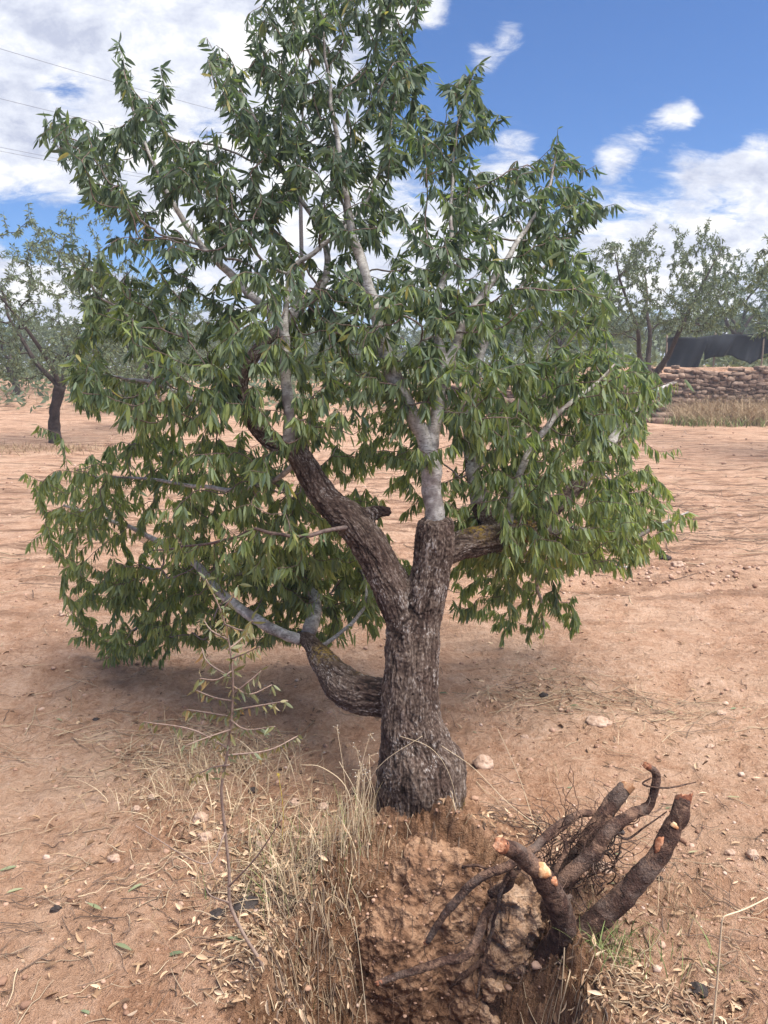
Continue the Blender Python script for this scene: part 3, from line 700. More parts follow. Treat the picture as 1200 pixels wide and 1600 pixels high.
for g, C in enumerate(stem_tubes):
    sides = 18 if C[0, 3] > .015 else 10
    C2 = spline(C, .012); C2[:, 3] *= .72+.28*sstep(2.3, 1.7, C2[:, 2])
    if STEMS[g][0] in ('hanging pink limb', 'lower middle limb', 'mid left limb', 'far left limb'): C2[:, 3] *= .68
    r = C2[:, 3]*(1+.05*fbm(np.arange(len(C2))*.16, g*5.5, 0., 3)); r = np.maximum(r, .0012)
    tube(per_mb[g], C2[:, :3], r, sides, True, .08, rad=r*(.35 if STEMS[g][0] == 'hanging pink limb' else 1))
    if C[-1, 3] < .006:
        p, d = foliage_points(C2[:, :3], r, .0085, .012, (1, 3), 1.0, .35, .6); per_leaf[g][0].append(p); per_leaf[g][1].append(d)
for (c, r) in chs:
    g = grp[c[1]]; C = np.hstack([Pn[c], r[:, None]]); C2 = spline(C, .03); rr = np.clip(C2[:, 3], .0010, .011)
    if c[0] < n0: rr = np.minimum(rr, rads[c[0]]*.75)
    j = np.stack([fbm(C2[:, 0]*30, C2[:, 1]*30+k*7, C2[:, 2]*30, 2) for k in range(3)], -1)*.003; j[0] = 0
    Q = C2[:, :3]+j
    tube(per_mb[g], Q, rr, 5, True, rad=rr)
    p, d = foliage_points(Q, rr, .0036, .0105, (2, 4), 1.0+.6*float(Q[-1, 2] < 1.6), .36, .58); per_leaf[g][0].append(p); per_leaf[g][1].append(d)
nleaf = 0
for g, (nm, rows) in enumerate(STEMS):
    limb = obj('limb', per_mb[g].mesh('limb'), M_STEM, tree)
    limb['label'] = nm.replace('stem', 'pale stem') if 'stem' in nm else nm
    if not per_leaf[g][0]: continue
    p = np.concatenate(per_leaf[g][0]); d = np.concatenate(per_leaf[g][1])
    k = p[:, 2] > G(p[:, 0], p[:, 1], False)+.02
    # a share of leaves dropped where the crown is thin keeps light gaps
    dens = pn(p[:, 0]*3.1, p[:, 1]*3.1, p[:, 2]*3.1); k &= rng.uniform(size=len(p)) < np.clip(.82+1.3*dens, .2, 1)
    p, d = p[k], d[k]; n = len(p); nleaf += n
    if n == 0: continue
    L = .029+.047*rng.beta(2, 2, n); Wd = L*rng.uniform(.16, .25, n)
    lowlit = np.clip((2.0-p[:, 2])/1.0, 0, 1)
    rv = np.clip(rng.beta(2, 3, n)*.80-.14*np.clip((p[:, 2]-1.9)/.5, 0, 1)+.14*pn(p[:, 0]*4, p[:, 1]*4, p[:, 2]*4)+.34*lowlit, 0, .93); rv[rng.uniform(size=n) < .012] = .98  # lower crown painted sunlit yellow-green, upper crown darker as if backlit
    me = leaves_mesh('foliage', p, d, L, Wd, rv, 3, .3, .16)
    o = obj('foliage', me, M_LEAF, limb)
print('leaves', nleaf)

# roots torn out of the ground
def root(rows, cut=None, cutmat=None, sides=18, jig=.004, name='root', label=None, knobs=()):
    C = limb_pts(rows, .010); C[:, 3] *= .66 if max(w for *_, w in rows) > 28 else .98
    n = len(C); sd = rows[0][0]*.013
    jit = np.stack([fbm(np.arange(n)*.10, sd+k*9, 0., 3) for k in range(3)], -1)*jig
    jit *= sstep(0, 6, np.arange(n-1, -1, -1))[:, None]
    C[:, :3] += jit
    r = C[:, 3]*(1+(.07 if C[:, 3].max() > .03 else .16)*fbm(np.arange(n)*.13, sd*3, 0., 4))
    mb = MB(); tube(mb, C[:, :3], r, sides, True, .13)
    for (t, w, ln, dx) in knobs:                                   # cut side stubs
        i = int(t*(n-1)); T, N, B = frames(C[:, :3]); dv = N[i]*math.cos(dx)+B[i]*math.sin(dx)
        q = np.stack([C[i, :3]+dv*s for s in np.linspace(0, ln, 4)]); tube(mb, q, [w*1.3, w*1.1, w, w], 12, True, .1)
    o = obj(name, mb.mesh(name), M_ROOT, tree)
    if label: o['label'] = label
    if cut:
        T = C[-1, :3]-C[-4, :3]; T /= np.linalg.norm(T); e = C[-1, :3]+T*.002; rr = r[-1]
        a = np.cross(T, [0, 0, 1.]); a /= np.linalg.norm(a); b = np.cross(T, a)
        sid = 28; th = np.arange(sid)/sid*2*np.pi; V = []; rings = [1.04, 1.0, .96, .8, .5, .2]; hs = [-.012, .0, .003, .0035, .004, .0045]
        tilt = cut
        for q, (s, h) in enumerate(zip(rings, hs)):
            for k in th:
                v = a*math.cos(k)*s*rr+b*math.sin(k)*s*rr
                jag = .0035*math.sin(k*5+sd)+.003*math.sin(k*11)+.004*random.random()
                V.append(e+v+T*(h+(jag if q in (1, 2) else .002*random.random())+tilt*math.cos(k)*s*rr*(q > 0)))
        V.append(e+T*.007); i = np.arange(len(rings)-1)[:, None]*sid; j = np.arange(sid)[None]; j2 = (j+1) % sid
        qd = np.stack([i+j, i+j2, i+sid+j2, i+sid+j], -1).reshape(-1, 4); bs = (len(rings)-1)*sid; jj = np.arange(sid)
        tr = np.stack([np.full(sid, len(V)-1), bs+jj, bs+(jj+1) % sid], -1)
        mc = MB(); mc.add(np.array(V), [qd, tr], ringr=np.concatenate([np.repeat(rings, sid), [0.]])); obj('cut_face', mc.mesh('cut_face'), cutmat or M_CUT, o)
    return o, C
rA, CA = root([(800,1575,2.06,56),(835,1525,1.99,64),(862,1490,1.94,66),(882,1455,1.90,60),(870,1412,1.87,56),(848,1372,1.84,50),(818,1340,1.80,42),(783,1321,1.745,35)], .18, M_CUT, 24, .004, label='thick root sawn off nearest the trunk, its round end facing left', knobs=[(.35, .010, .05, .5), (.62, .007, .045, 2.5)])
rB, CB = root([(800,1560,2.06,46),(835,1515,1.99,54),(875,1485,1.95,58),(932,1440,1.925,56),(985,1390,1.92,53),(1028,1335,1.94,48),(1055,1290,1.96,45),(1068,1246,1.98,37)], .5, M_CUT, 24, .005, label='long thick root rising to the right with a torn orange tip', knobs=[(.5, .006, .05, 1.0), (.8, .008, .035, 3.5), (.25, .009, .05, 5.)])
rC, CC = root([(835,1490,2.06,40),(850,1440,2.02,40),(880,1380,2.04,48),(908,1335,2.07,48),(935,1290,2.10,43),(960,1252,2.14,39),(978,1230,2.16,33)], .5, M_CUTPALE, 22, .005, label='middle root with a pale splintered end')
root([(835,1460,2.03,18),(860,1400,1.99,20),(895,1362,1.99,26),(925,1335,2.0,26),(950,1300,2.02,21),(985,1274,2.05,18),(1010,1262,2.11,16),(1022,1236,2.12,14),(1024,1208,2.13,13),(1011,1197,2.12,10)], .3, M_CUT, 14, .004, label='crooked root with an upturned hook')
root([(955,1284,2.14,9),(935,1271,2.13,11),(905,1272,2.11,12),(870,1290,2.06,13),(840,1318,1.99,14),(800,1348,1.93,15),(745,1376,1.90,14),(700,1422,1.90,13),(667,1472,1.90,9)], .3, M_CUT, 12, .005, label='thin root arching down to the left')
root([(770,1415,2.0,12),(757,1432,1.96,14),(747,1462,1.91,15),(728,1490,1.88,15),(690,1505,1.86,14),(632,1520,1.84,12),(592,1536,1.82,8)], .3, M_CUT, 12, .005, label='lowest thin root bending left to an orange tip')
root([(905,1272,2.11,9),(870,1300,2.05,10),(835,1330,1.98,10),(805,1365,1.96,9),(780,1400,1.98,8)], None, None, 10, .006)
root([(880,1390,2.06,10),(905,1345,2.06,12),(925,1310,2.08,10),(950,1288,2.12,8),(985,1268,2.12,6)], None, None, 10, .006)
root([(845,1400,2.05,14),(880,1350,2.10,15),(915,1312,2.14,13),(955,1272,2.16,10),(935,1268,2.15,6)], None, None, 10, .007)
root([(870,1395,2.02,9),(868,1360,2.0,9),(885,1325,2.02,8),(878,1305,2.03,5)], None, None, 8, .004)
root([(800,1360,1.92,6),(780,1400,1.92,6),(772,1440,1.93,6),(758,1500,1.93,5),(745,1560,1.92,4)], None, None, 8, .006)
root([(765,1398,1.97,14),(790,1385,1.96,18),(800,1365,1.94,16)], None, None, 10, .003)
root([(760,1500,1.98,26),(768,1550,1.97,26),(778,1620,1.95,24)], None, None, 14, .006)
root([(705,1545,2.0,8),(730,1520,1.97,10),(755,1500,1.96,8)], None, None, 8, .006)
root([(1018,1215,2.12,3),(1005,1225,2.13,3),(1035,1232,2.1,3),(1088,1222,2.1,2)], None, None, 6, .003)
root([(958,1300,2.05,4),(980,1310,2.07,4),(1010,1290,2.07,3),(1042,1268,2.08,2)], None, None, 6, .003)
root([(700,1360,2.2,3),(740,1352,2.15,5),(765,1358,2.1,4),(800,1345,2.05,4)], None, None, 8, .004)
root([(625,1400,2.2,4),(660,1408,2.17,6),(690,1400,2.15,5),(712,1392,2.15,3)], None, None, 8, .004)
# pale cut scar patches on the big roots
def scar(C, px, py, side, w, h, mat, parent):
    best, bi = 1e9, 0
    for i in range(len(C)):
        v = C[i, :3]-np.array([0, 0, CAMZ]); q = v/zc_of(C[i, :3]); x = W/2+F*q[0]
        up = np.array([0, math.sin(PITCH), math.cos(PITCH)]); y = H/2-F*float(np.dot(v, up))/zc_of(C[i, :3])
        dd = (x-px)**2+(y-py)**2
        if dd < best: best, bi = dd, i
    T, N, B = frames(C[:, :3]); c = C[bi, :3]; r = C[bi, 3]; tc_ = np.array([0, 0, CAMZ])-c; tc_ -= T[bi]*np.dot(tc_, T[bi]); tc_ /= np.linalg.norm(tc_)
    sx = np.cross(T[bi], tc_); dirn = tc_*math.cos(side)+sx*math.sin(side); s2 = np.cross(T[bi], dirn)
    V, ns = [c+dirn*(r*1.16+.001)], 22
    for sc, lift in ((.55, .001), (1.0, .0), (1.12, -.010)):
        for k in range(ns):
            t = k/ns*2*math.pi; jg = 1+.16*math.sin(3*t+px)+.10*math.sin(7*t+py)
            u, v = math.cos(t)*h/2*sc*jg, math.sin(t)*w/2*sc*jg; an = v/r
            V.append(c+T[bi]*u+(dirn*math.cos(an)+s2*math.sin(an))*(r*1.16+lift))
    tr = np.array([(0, 1+k, 1+(k+1) % ns) for k in range(ns)]); qd = []
    for q in range(2):
        for k in range(ns): qd.append((1+q*ns+k, 1+(q+1)*ns+k, 1+(q+1)*ns+(k+1) % ns, 1+q*ns+(k+1) % ns))
    mb = MB(); mb.add(np.array(V), [tr, np.array(qd)], ringr=.3); return obj('cut_scar', mb.mesh('cut_scar'), mat, parent)
scar(CA, 835, 1362, .5, .034, .050, M_CUTPALE, rA)
scar(CA, 846, 1380, .8, .020, .026, M_CUT, rA)
scar(CB, 1036, 1318, -.5, .020, .044, M_CUT, rB)
scar(CB, 1052, 1288, .1, .020, .014, M_CUTPALE, rB)
# soil still clinging to the roots
def blob(rows, seed, amp=.2, vox=.0045, crumbs=14, coarse=0.):
    mb = MB(); r = random.Random(seed); rows = list(rows)
    for (px, py, d, w) in list(rows):
        for _ in range(crumbs): rows.append((px+r.gauss(0, w*.42), py+r.gauss(0, w*.46), d-r.uniform(0, .04), w*r.uniform(.08, .24)))
    for (px, py, d, w) in rows:
        p = P(px, py, d); R = px2m(w, p)/2
        th = np.linspace(0, np.pi, 9)[1:-1]; n = 12; V = [p+[0, 0, R]]
        for t in th:
            for k in range(n): V.append(p+R*np.array([math.sin(t)*math.cos(k/n*6.2832), math.sin(t)*math.sin(k/n*6.2832), math.cos(t)]))
        V.append(p-[0, 0, R]); tr = [(0, 1+k, 1+(k+1) % n) for k in range(n)]; q = []
        for i in range(6):
            for k in range(n): a = 1+i*n; q.append((a+k, a+n+k, a+n+(k+1) % n, a+(k+1) % n))
        a = 1+6*n; tr += [(len(V)-1, a+(k+1) % n, a+k) for k in range(n)]
        mb.add(np.array(V), [np.array(tr), np.array(q)])
    tmp = bpy.data.objects.new('tmp', mb.mesh('tmp')); COL.objects.link(tmp)
    md = tmp.modifiers.new('r', 'REMESH'); md.mode = 'VOXEL'; md.voxel_size = vox
    dg = bpy.context.evaluated_depsgraph_get(); me = bpy.data.meshes.new_from_object(tmp.evaluated_get(dg)); bpy.data.objects.remove(tmp)
    n = len(me.vertices); co = np.empty(n*3); me.vertices.foreach_get('co', co); V = co.reshape(-1, 3)
    E = np.empty(len(me.edges)*2, np.int32); me.edges.foreach_get('vertices', E); E = E.reshape(-1, 2); deg = np.bincount(E.ravel(), minlength=n)[:, None]
    for _ in range(2):
        S = np.zeros_like(V); np.add.at(S, E[:, 0], V[E[:, 1]]); np.add.at(S, E[:, 1], V[E[:, 0]]); V = V*.4+.6*S/deg
    me.vertices.foreach_set('co', V.ravel()); me.update(); N = np.empty(n*3); me.vertex_normals.foreach_get('vector', N); N = N.reshape(-1, 3)
    h = .020*fbm(V[:, 0]*14+seed, V[:, 1]*14, V[:, 2]*14, 3, .5)+.012*(.4-np.abs(fbm(V[:, 0]*45, V[:, 1]*45, V[:, 2]*45+seed, 3, .6)))
    h = h*(1-.65*coarse)+coarse*(.034*fbm(V[:, 0]*5+seed, V[:, 1]*5, V[:, 2]*5, 2)+.012*fbm(V[:, 0]*22, V[:, 1]*22, V[:, 2]*22+seed, 4, .62)+.013*np.clip(pn(V[:, 0]*42, V[:, 1]*42, V[:, 2]*42), .1, 1)+.008*np.clip(pn(V[:, 0]*70+4, V[:, 1]*70, V[:, 2]*70), .1, 1)+.0035*pn(V[:, 0]*95, V[:, 1]*95, V[:, 2]*95)-.045*np.clip(pn(V[:, 0]*9+2, V[:, 1]*9, V[:, 2]*9)-.38, 0, 1))
    V = V+N*(h*amp*4)[:, None]; me.vertices.foreach_set('co', V.ravel()); me.polygons.foreach_set('use_smooth', np.ones(len(me.polygons), bool)); me.update()
    return me
big = blob([(655,1318,2.47,150),(598,1330,2.46,116),(715,1314,2.47,126),(775,1335,2.43,110),(650,1352,2.42,200),(735,1345,2.42,150),(585,1362,2.42,140),(800,1372,2.36,130),(600,1390,2.34,190),(690,1410,2.28,230),(770,1420,2.25,180),(560,1440,2.27,180),(640,1480,2.20,230),(730,1500,2.17,210),(540,1500,2.20,130),(590,1535,2.14,140),(680,1560,2.10,150),(800,1510,2.16,170),(860,1500,2.12,130),(760,1580,2.10,130),(850,1570,2.08,110),(505,1420,2.30,120),(480,1470,2.22,120),(460,1540,2.12,110),(900,1545,2.12,110),(510,1590,2.08,110),(820,1420,2.24,130)], 7, .30, .0052, 0, 1.0)
bv = np.empty(len(big.vertices)*3); big.vertices.foreach_get('co', bv); bv = bv.reshape(-1, 3); bv = bv[bv[:, 2] > -.50]; bv = bv[(bv[:, 1] < 2.40)]
bv = bv[bv[:, 1] < np.median(bv[:, 1])+.05]
o = obj('soil_mass', big, M_SOIL, tree); o['label'] = 'big orange brown mass of torn up earth below the trunk'
o = obj('root_soil', blob([(800,1410,2.02,52),(795,1445,2.0,62),(835,1440,2.02,56),(785,1490,1.99,60),(815,1500,2.0,56),(768,1535,1.98,50),(800,1550,1.99,46),(845,1480,2.02,54),(770,1580,1.97,40),(830,1400,2.04,48),(850,1515,2.01,50),(865,1500,2.0,48)], 1, .30, .0045, 6), M_CLOD, tree)
o['label'] = 'pale crumbling lump of soil caught between the cut roots'
o = obj('root_soil', blob([(900,1560,2.0,50),(850,1570,2.0,60),(930,1600,1.95,60)], 2, .3), M_CLOD, tree)

# fine rootlets
mb = MB()
for _ in range(230):
    a = random.choice([(CA, .6), (CB, .8), (CC, .8)]) if random.random() < .35 else None
    if a is not None: p0 = a[0][random.randrange(int(len(a[0])*a[1])+2), :3].copy(); dr = rng.normal(size=3)
    elif random.random() < .6:
        while True:
            p0 = bv[random.randrange(len(bv))].copy()
            if p0[0] > .02 or p0[2] < -.3: break
        dr = rng.normal(size=3)+np.array([0, -.8, 0])
    else:
        x, y = random.uniform(660, 900), random.uniform(1380, 1590); p0 = P(x, y, random.uniform(1.95, 2.12)); g = float(G(p0[0], p0[1]))
        if p0[2] < g-.02: p0[2] = g
        dr = rng.normal(size=3)+np.array([0, -.8, 0])
    dr /= np.linalg.norm(dr); pts = [p0]
    for k in range(random.randint(5, 11)):
        dr = dr+rng.normal(size=3)*.45+np.array([0, 0, -.25]); dr /= np.linalg.norm(dr); pts.append(pts[-1]+dr*.018)
    C = spline(np.array(pts), .008); tube(mb, C, np.linspace(random.uniform(.0008, .0022), .0005, len(C)), 4, False)
# tangle between the big roots
for _ in range(150):
    p0 = P(random.uniform(840, 960), random.uniform(1290, 1390), random.uniform(2.03, 2.14)); dr = np.array([random.uniform(-1, 1), random.uniform(-.4, .3), random.uniform(-.6, 1.0)]); dr /= np.linalg.norm(dr); pts = [p0]
    for k in range(random.randint(6, 13)):
        dr = dr+rng.normal(size=3)*.33; dr /= np.linalg.norm(dr); pts.append(pts[-1]+dr*.018)
    C = spline(np.array(pts), .008); tube(mb, C, np.linspace(random.uniform(.001, .0032), .0007, len(C)), 5, False)
rl = obj('rootlets', mb.mesh('rootlets'), M_ROOT, tree); rl['kind'] = 'stuff'

# ------------------------------------------------------------------ sapling beside the pit
def sapling():
    base = gpix(436, 1568); rt = empty('almond_sucker', base, 'thin young almond shoot with sparse olive leaves rising from litter left of the trunk', 'sapling')
    b = base[1]
    rows = [(440,1585,b,10),(430,1560,b,10),(405,1500,b+.02,10),(382,1462,b+.02,9),(360,1415,b+.03,9),(358,1385,b+.03,8.5),(358,1360,b+.03,8),(352,1300,b+.03,8),(346,1235,b+.02,7.5),(354,1185,b+.01,7),(362,1120,b,6.5),(364,1060,b,5.5),(357,1000,b,4.5),(345,955,b-.02,4),(322,905,b-.03,3)]
    C = limb_pts(rows, .02); mb = MB(); r = C[:, 3]*.58; tube(mb, C[:, :3], r, 10, True, .08, rad=r)
    side = [[(357,1410),(330,1400),(320,1385)],[(358,1385),(400,1340),(440,1280)],[(352,1300),(320,1350),(225,1290)][:2]+[(212,1290)],[(356,1180),(420,1172),(465,1150)],[(358,1170),(300,1140),(225,1128)],
            [(362,1110),(420,1100),(450,1095)],[(362,1120),(300,1110),(290,1110)],[(363,1085),(395,1060),(408,1048)],[(363,1060),(325,1035),(315,1012)],[(360,1030),(385,1020),(405,1010)],[(357,1000),(330,985),(318,968)],[(345,955),(362,935),(372,915)],[(350,975),(380,985),(395,970)],[(362,1095),(335,1090),(305,1078)],[(364,1072),(390,1085),(425,1070)],[(361,1140),(330,1150),(290,1165)],[(360,1125),(385,1140),(430,1135)],[(362,1048),(340,1062),(312,1060)],[(358,1195),(330,1200),(300,1215)],[(356,1015),(375,1000),(388,985)]]
    lp, ld = [], []
    for k, S in enumerate(side):
        dz = random.uniform(-.12, .12); Q = limb_pts([(x, y, b+dz*i, 3.2-i*.8) for i, (x, y) in enumerate(S)], .02); tube(mb, Q[:, :3], Q[:, 3], 6, True, 0, rad=Q[:, 3])
        if S[0][1] < 1250 and k >= 3:
            p, d = foliage_points(Q[:, :3], Q[:, 3]*.5, .01, .012, (1, 2), 1.0, .25, .6, 2); lp.append(p); ld.append(d)
    p, d = foliage_points(C[len(C)*11//20:, :3], r[len(C)*11//20:]*.5, .01, .016, (1, 2), .6, .3, .9, 5); lp.append(p); ld.append(d)
    obj('stem', mb.mesh('stem'), M_SHOOT, rt)
    p = np.concatenate(lp); d = np.concatenate(ld); n = len(p); L = rng.uniform(.016, .034, n)+.018*sstep(1.05, 1.2, p[:, 2])
    obj('foliage', leaves_mesh('foliage', p, d, L, L*rng.uniform(.20, .30, n), rng.uniform(0, 1, n)**1.5, 3, .35, .2), M_LEAF_OLIVE, rt)
sapling()

# ------------------------------------------------------------------ background almond trees
def bg_tree_meshes(seed, spread=(1.9, 1.9, 1.35), hgt=3.0, ntar=420, leafL=(.06, .095), lean=.2, step=.035, per=(1, 3), bare=0., nst=1, lsc=1., thin=1., zmin=1.0):
    global rng
    keep = rng; rng = np.random.default_rng(seed); r = random.Random(seed)
    limbs = []
    t = np.array([[0, 0, -.15, .16], [.02, 0, .25, .125], [lean*.4, .03, .6, .11], [lean, .0, .95, .12]])
    t[:, 3] *= .5+.5*thin; limbs.append(spline(t, .06))
    nodes, npl = [], []
    nl = r.choice([3, 4]); a0 = r.uniform(0, 6.28)
    for k in range(nl):
        a = a0+k*6.283/nl+r.uniform(-.4, .4); e = np.array([math.cos(a), math.sin(a), 0])
        base = np.array([lean, 0, .92]); rows = [[*base, .075*thin]]
        h = 0
        for q in range(1, 6):
            f = q/5; p = base+e*spread[0]*.62*f**.9+np.array([0, 0, (hgt-.9)*.80*f])+np.array([r.uniform(-.12, .12), r.uniform(-.12, .12), 0])
            rows.append([*p, .060*thin*(1-f)**.9+.008])
        C = spline(rows, .06); limbs.append(C)
        for i in range(6, len(C)): nodes.append(C[i, :3]); npl.append(C[i, 2])
    tar = []
    while len(tar) < ntar:
        v = rng.normal(size=3); v /= np.linalg.norm(v); rr = rng.uniform(.25, 1.0)**.5
        rr *= 1+.28*float(pn(v[0]*1.8+seed, v[1]*1.8, v[2]*1.8))
        p = v*rr*np.array(spread)+np.array([lean, 0, hgt*.64])
        if p[2] < zmin: continue
        if float(pn(p[0]*1.1+seed, p[1]*1.1, p[2]*1.1)) < -.22: continue
        tar.append(p)
    Pn_, par_, g_ = grow(nodes, npl, [0]*len(nodes), tar, .25)
    ch = chains_of(Pn_, par_, len(nodes), .0028)
    tb = MB(); 
    tube(tb, limbs[0][:, :3], limbs[0][:, 3], 12, True, .22)
    bb = MB()
    for C in limbs[1:]: tube(bb, C[:, :3], C[:, 3], 8, True, .15)
    lp, ld = [], []
    for c, rad in ch:
        C = spline(np.hstack([Pn_[c], rad[:, None]]), .12); rr = np.clip(C[:, 3], .002, .03); tube(bb, C[:, :3], rr, 4, False)
        if r.random() < bare: continue
        p, d = foliage_points(C[:, :3], rr, .012, step, per, .5, .4, .7, 3); lp.append(p); ld.append(d)
    p = np.concatenate(lp); d = np.concatenate(ld); n = len(p); L = rng.uniform(*leafL, n)*lsc
    lm = leaves_mesh('foliage', p, d, L, L*rng.uniform(.24, .34, n), rng.uniform(0, 1, n), nst, .2, .15)
    a, b = tb.mesh('trunk'), bb.mesh('branches')
    rng = keep
    return a, b, lm, n
PROTO = [bg_tree_meshes(21, (2.1, 1.9, 1.30), 3.5, 700, lean=.25, per=(3, 6), zmin=1.7), bg_tree_meshes(34, (1.8, 1.8, 1.4), 3.1, 560, lean=-.2, per=(2, 5)), bg_tree_meshes(47, (2.2, 2.0, 1.5), 3.3, 620, lean=.1, per=(3, 6))]
PROTO_BARE = bg_tree_meshes(52, (2.0, 1.9, 1.6), 3.3, 760, lean=-.3, step=.030, per=(2, 4), thin=.62)
PFAR = [bg_tree_meshes(60+k, (2.2, 2.2, 1.5), 3.2, 260, lean=.1*k, step=.05, per=(3, 5), lsc=2.3) for k in range(3)]
print('bg leaves', [p[3] for p in PROTO], PROTO_BARE[3], [p[3] for p in PFAR])
for pr in PROTO+PFAR+[PROTO_BARE]:
    pr[0].materials.append(M_TRUNKFAR); pr[1].materials.append(M_TRUNKFAR)
def place_tree(pr, x, y, s, rz, label, group, mat=M_LEAF_FAR, sz=1.0, name='background_tree'):
    z = float(G(x, y)); rt = empty(name, (x, y, z), label, 'tree', group); rt.rotation_euler = (0, 0, rz); rt.scale = (s, s, s*sz)
    for nm, me in (('trunk', pr[0]), ('branches', pr[1]), ('foliage', pr[2])):
        o = bpy.data.objects.new(nm, me); COL.objects.link(o); o.parent = rt
        if nm == 'foliage':
            if not me.materials: me.materials.append(mat)
            o.material_slots[0].link = 'OBJECT'; o.material_slots[0].material = mat
    return rt
def gx_at(px, d): return P(px, 572, d)[0]
NG = 'almond trees of the orchard behind'
place_tree(PROTO_BARE, gx_at(78, 16.5), 16.5, 1.20, 2.5, 'nearest orchard tree at the left edge, thin crown on a forked dark trunk', NG, sz=1.05)
place_tree(PROTO[1], gx_at(22, 29), 29, 1.0, 1.0, 'small orchard tree with a forked trunk at the far left edge', NG)
place_tree(PROTO[1], gx_at(225, 20), 20, 1.05, 3.9, 'orchard tree half hidden behind the left limb, third from the left', NG, sz=1.05)
place_tree(PROTO_BARE, gx_at(268, 27), 27, 1.1, .7, 'orchard tree with reddish crooked trunk showing through the leaves', NG, sz=1.1)
place_tree(PROTO[0], gx_at(1003, 18.5), 18.5, 1.02, 5.2, 'grey green orchard tree with dark straight trunk in front of the stone wall', NG, sz=1.32)
place_tree(PROTO[2], gx_at(885, 24.9), 26.0, .95, 2.0, 'orchard tree just above the wall behind the right crown', NG)
place_tree(PROTO[2], gx_at(1425, 13.5), 13.5, 1.25, 2.9, 'orchard tree at the right edge, only its bare branch tips in frame', NG, sz=1.05)
place_tree(PROTO[2], gx_at(1150, 34), 34, 1.35, 1.2, 'dense dark green tree above the black netting', NG, M_LEAF_DARK)
place_tree(PROTO[1], gx_at(1245, 31), 31, 1.3, 4.2, 'dark green tree above the netting at the right edge', NG, M_LEAF_DARK)
far = [(-40,44,1.2),(60,48,1.15),(130,38,1.0),(195,52,1.2),(300,42,1.05),(365,55,1.2),(430,46,1.1),(480,60,1.3),(520,40,.9),(575,52,1.1),(640,45,1.0),(690,58,1.2),(740,36,.95),(790,48,1.1),(840,62,1.3),(900,40,1.0),(950,52,1.15),
       (1010,44,1.05),(1060,60,1.3),(1110,50,1.15),(1175,45,1.1),(1240,52,1.2),(1300,44,1.1),(-90,60,1.3),(20,75,1.4),(160,80,1.4),(250,72,1.3),(340,85,1.5),(420,78,1.4),(540,88,1.5),(620,76,1.4),(720,84,1.5),(800,78,1.4),(880,90,1.5),(980,80,1.4),(1080,88,1.5),(1180,80,1.4),(1280,90,1.5)]
for i, (px, d, s) in enumerate(far):
    dist = 'first' if d < 50 else ('second' if d < 66 else 'farthest')
    side = 'left of the trunk' if px < 600 else 'right of the trunk'
    place_tree(PFAR[i % 3], gx_at(px, d), d, s, i*1.7, f'hazy far orchard tree {side}, in the {dist} row on the horizon', f'far orchard trees {side} in the {dist} row', M_LEAF_FAR if i % 3 else M_LEAF_DARK, .9)

# scrub along the bank and weeds in the field
def blades(mb, pts, n_each, hgt, wid, lean=.5, spread=.05, bend=.6, rlo=0., rhi=1., sl=5):
    for p in pts:
        for _ in range(n_each):
            h = random.uniform(.45, 1.0)*hgt; a = random.uniform(0, 6.283); ln = random.uniform(0, lean)*h
            b = np.array([p[0]+random.gauss(0, spread), p[1]+random.gauss(0, spread), 0.]); b[2] = p[2]-.005 if len(p) > 2 else float(G(b[0], b[1]))-.005
            dv = np.array([math.cos(a), math.sin(a), 0]); t = np.linspace(0, 1, sl)
            bd = bend*random.uniform(.3, 1.3)
            C = b+dv*(ln*(t**1.6))[:, None]+np.array([0, 0, 1.])*(h*(t-bd*.35*t**3))[:, None]
            C += np.cumsum(rng.normal(size=(sl, 3))*.006*hgt, 0)*np.array([1, 1, .2])
            sdv = np.cross(dv, [0, 0, 1.])*math.cos(a*3)+dv*math.sin(a*3)
            w = wid*random.uniform(.5, 1.2)*(1-t**2*.85)
            V = np.concatenate([C-sdv*w[:, None]/2, C+sdv*w[:, None]/2]); i = np.arange(sl-1)
            mb.add(V, [np.stack([i, i+1, i+1+sl, i+sl], -1)], rnd=random.uniform(rlo, rhi))
mb = MB(); pts = [(gx_at(random.uniform(1060, 1330), 22.3), random.uniform(20.9, 22.75)) for _ in range(420)]
for (a_, b_) in pts:
    hh_ = (.22+.62*(.5+.5*math.sin(a_*1.3+2*math.sin(a_*.9))))*(.45+.55*(b_-20.9)/1.8)+random.uniform(-.12, .25)
    blades(mb, [(a_, b_)], 20, max(.16, hh_)*1.35, .013, 1.3, .22, 1.0, .12, .62, 5)
props(obj('dry_grass', mb.mesh('dry_grass'), M_STRAW), 'tall pale dry grass growing against the stone wall', 'grass', None, 'stuff')
mb = MB(); pts = [(gx_at(random.uniform(1050, 1200), 22.3), random.uniform(20.8, 22.4)) for _ in range(120)]
blades(mb, pts, 12, .38, .025, 1.2, .25, .9, .2, .7, 4)
props(obj('weeds', mb.mesh('weeds'), M_GREENGRASS), 'low green weeds at the foot of the dry grass by the wall', 'weeds', None, 'stuff')
mb = MB()
pts = [(gx_at(random.uniform(-150, 140), 15), random.uniform(14.3, 15.4)) for _ in range(120)]+[(random.uniform(-14, 12), random.uniform(27, 35)) for _ in range(420)]+[(gx_at(random.uniform(640, 1000), 21), random.uniform(21.8, 22.8)) for _ in range(60)]
pts += [(random.gauss(-.9, .25), random.gauss(8.6, .3)) for _ in range(22)]+[(random.gauss(-2.2, .5), random.gauss(10.6, .3)) for _ in range(30)]
blades(mb, pts, 9, .17, .012, 1.6, .30, 1.1, .02, .45, 5)
props(obj('field_weeds', mb.mesh('field_weeds'), M_STRAW), 'strips of low dry weeds scattered across the orchard floor', 'weeds', None, 'stuff')
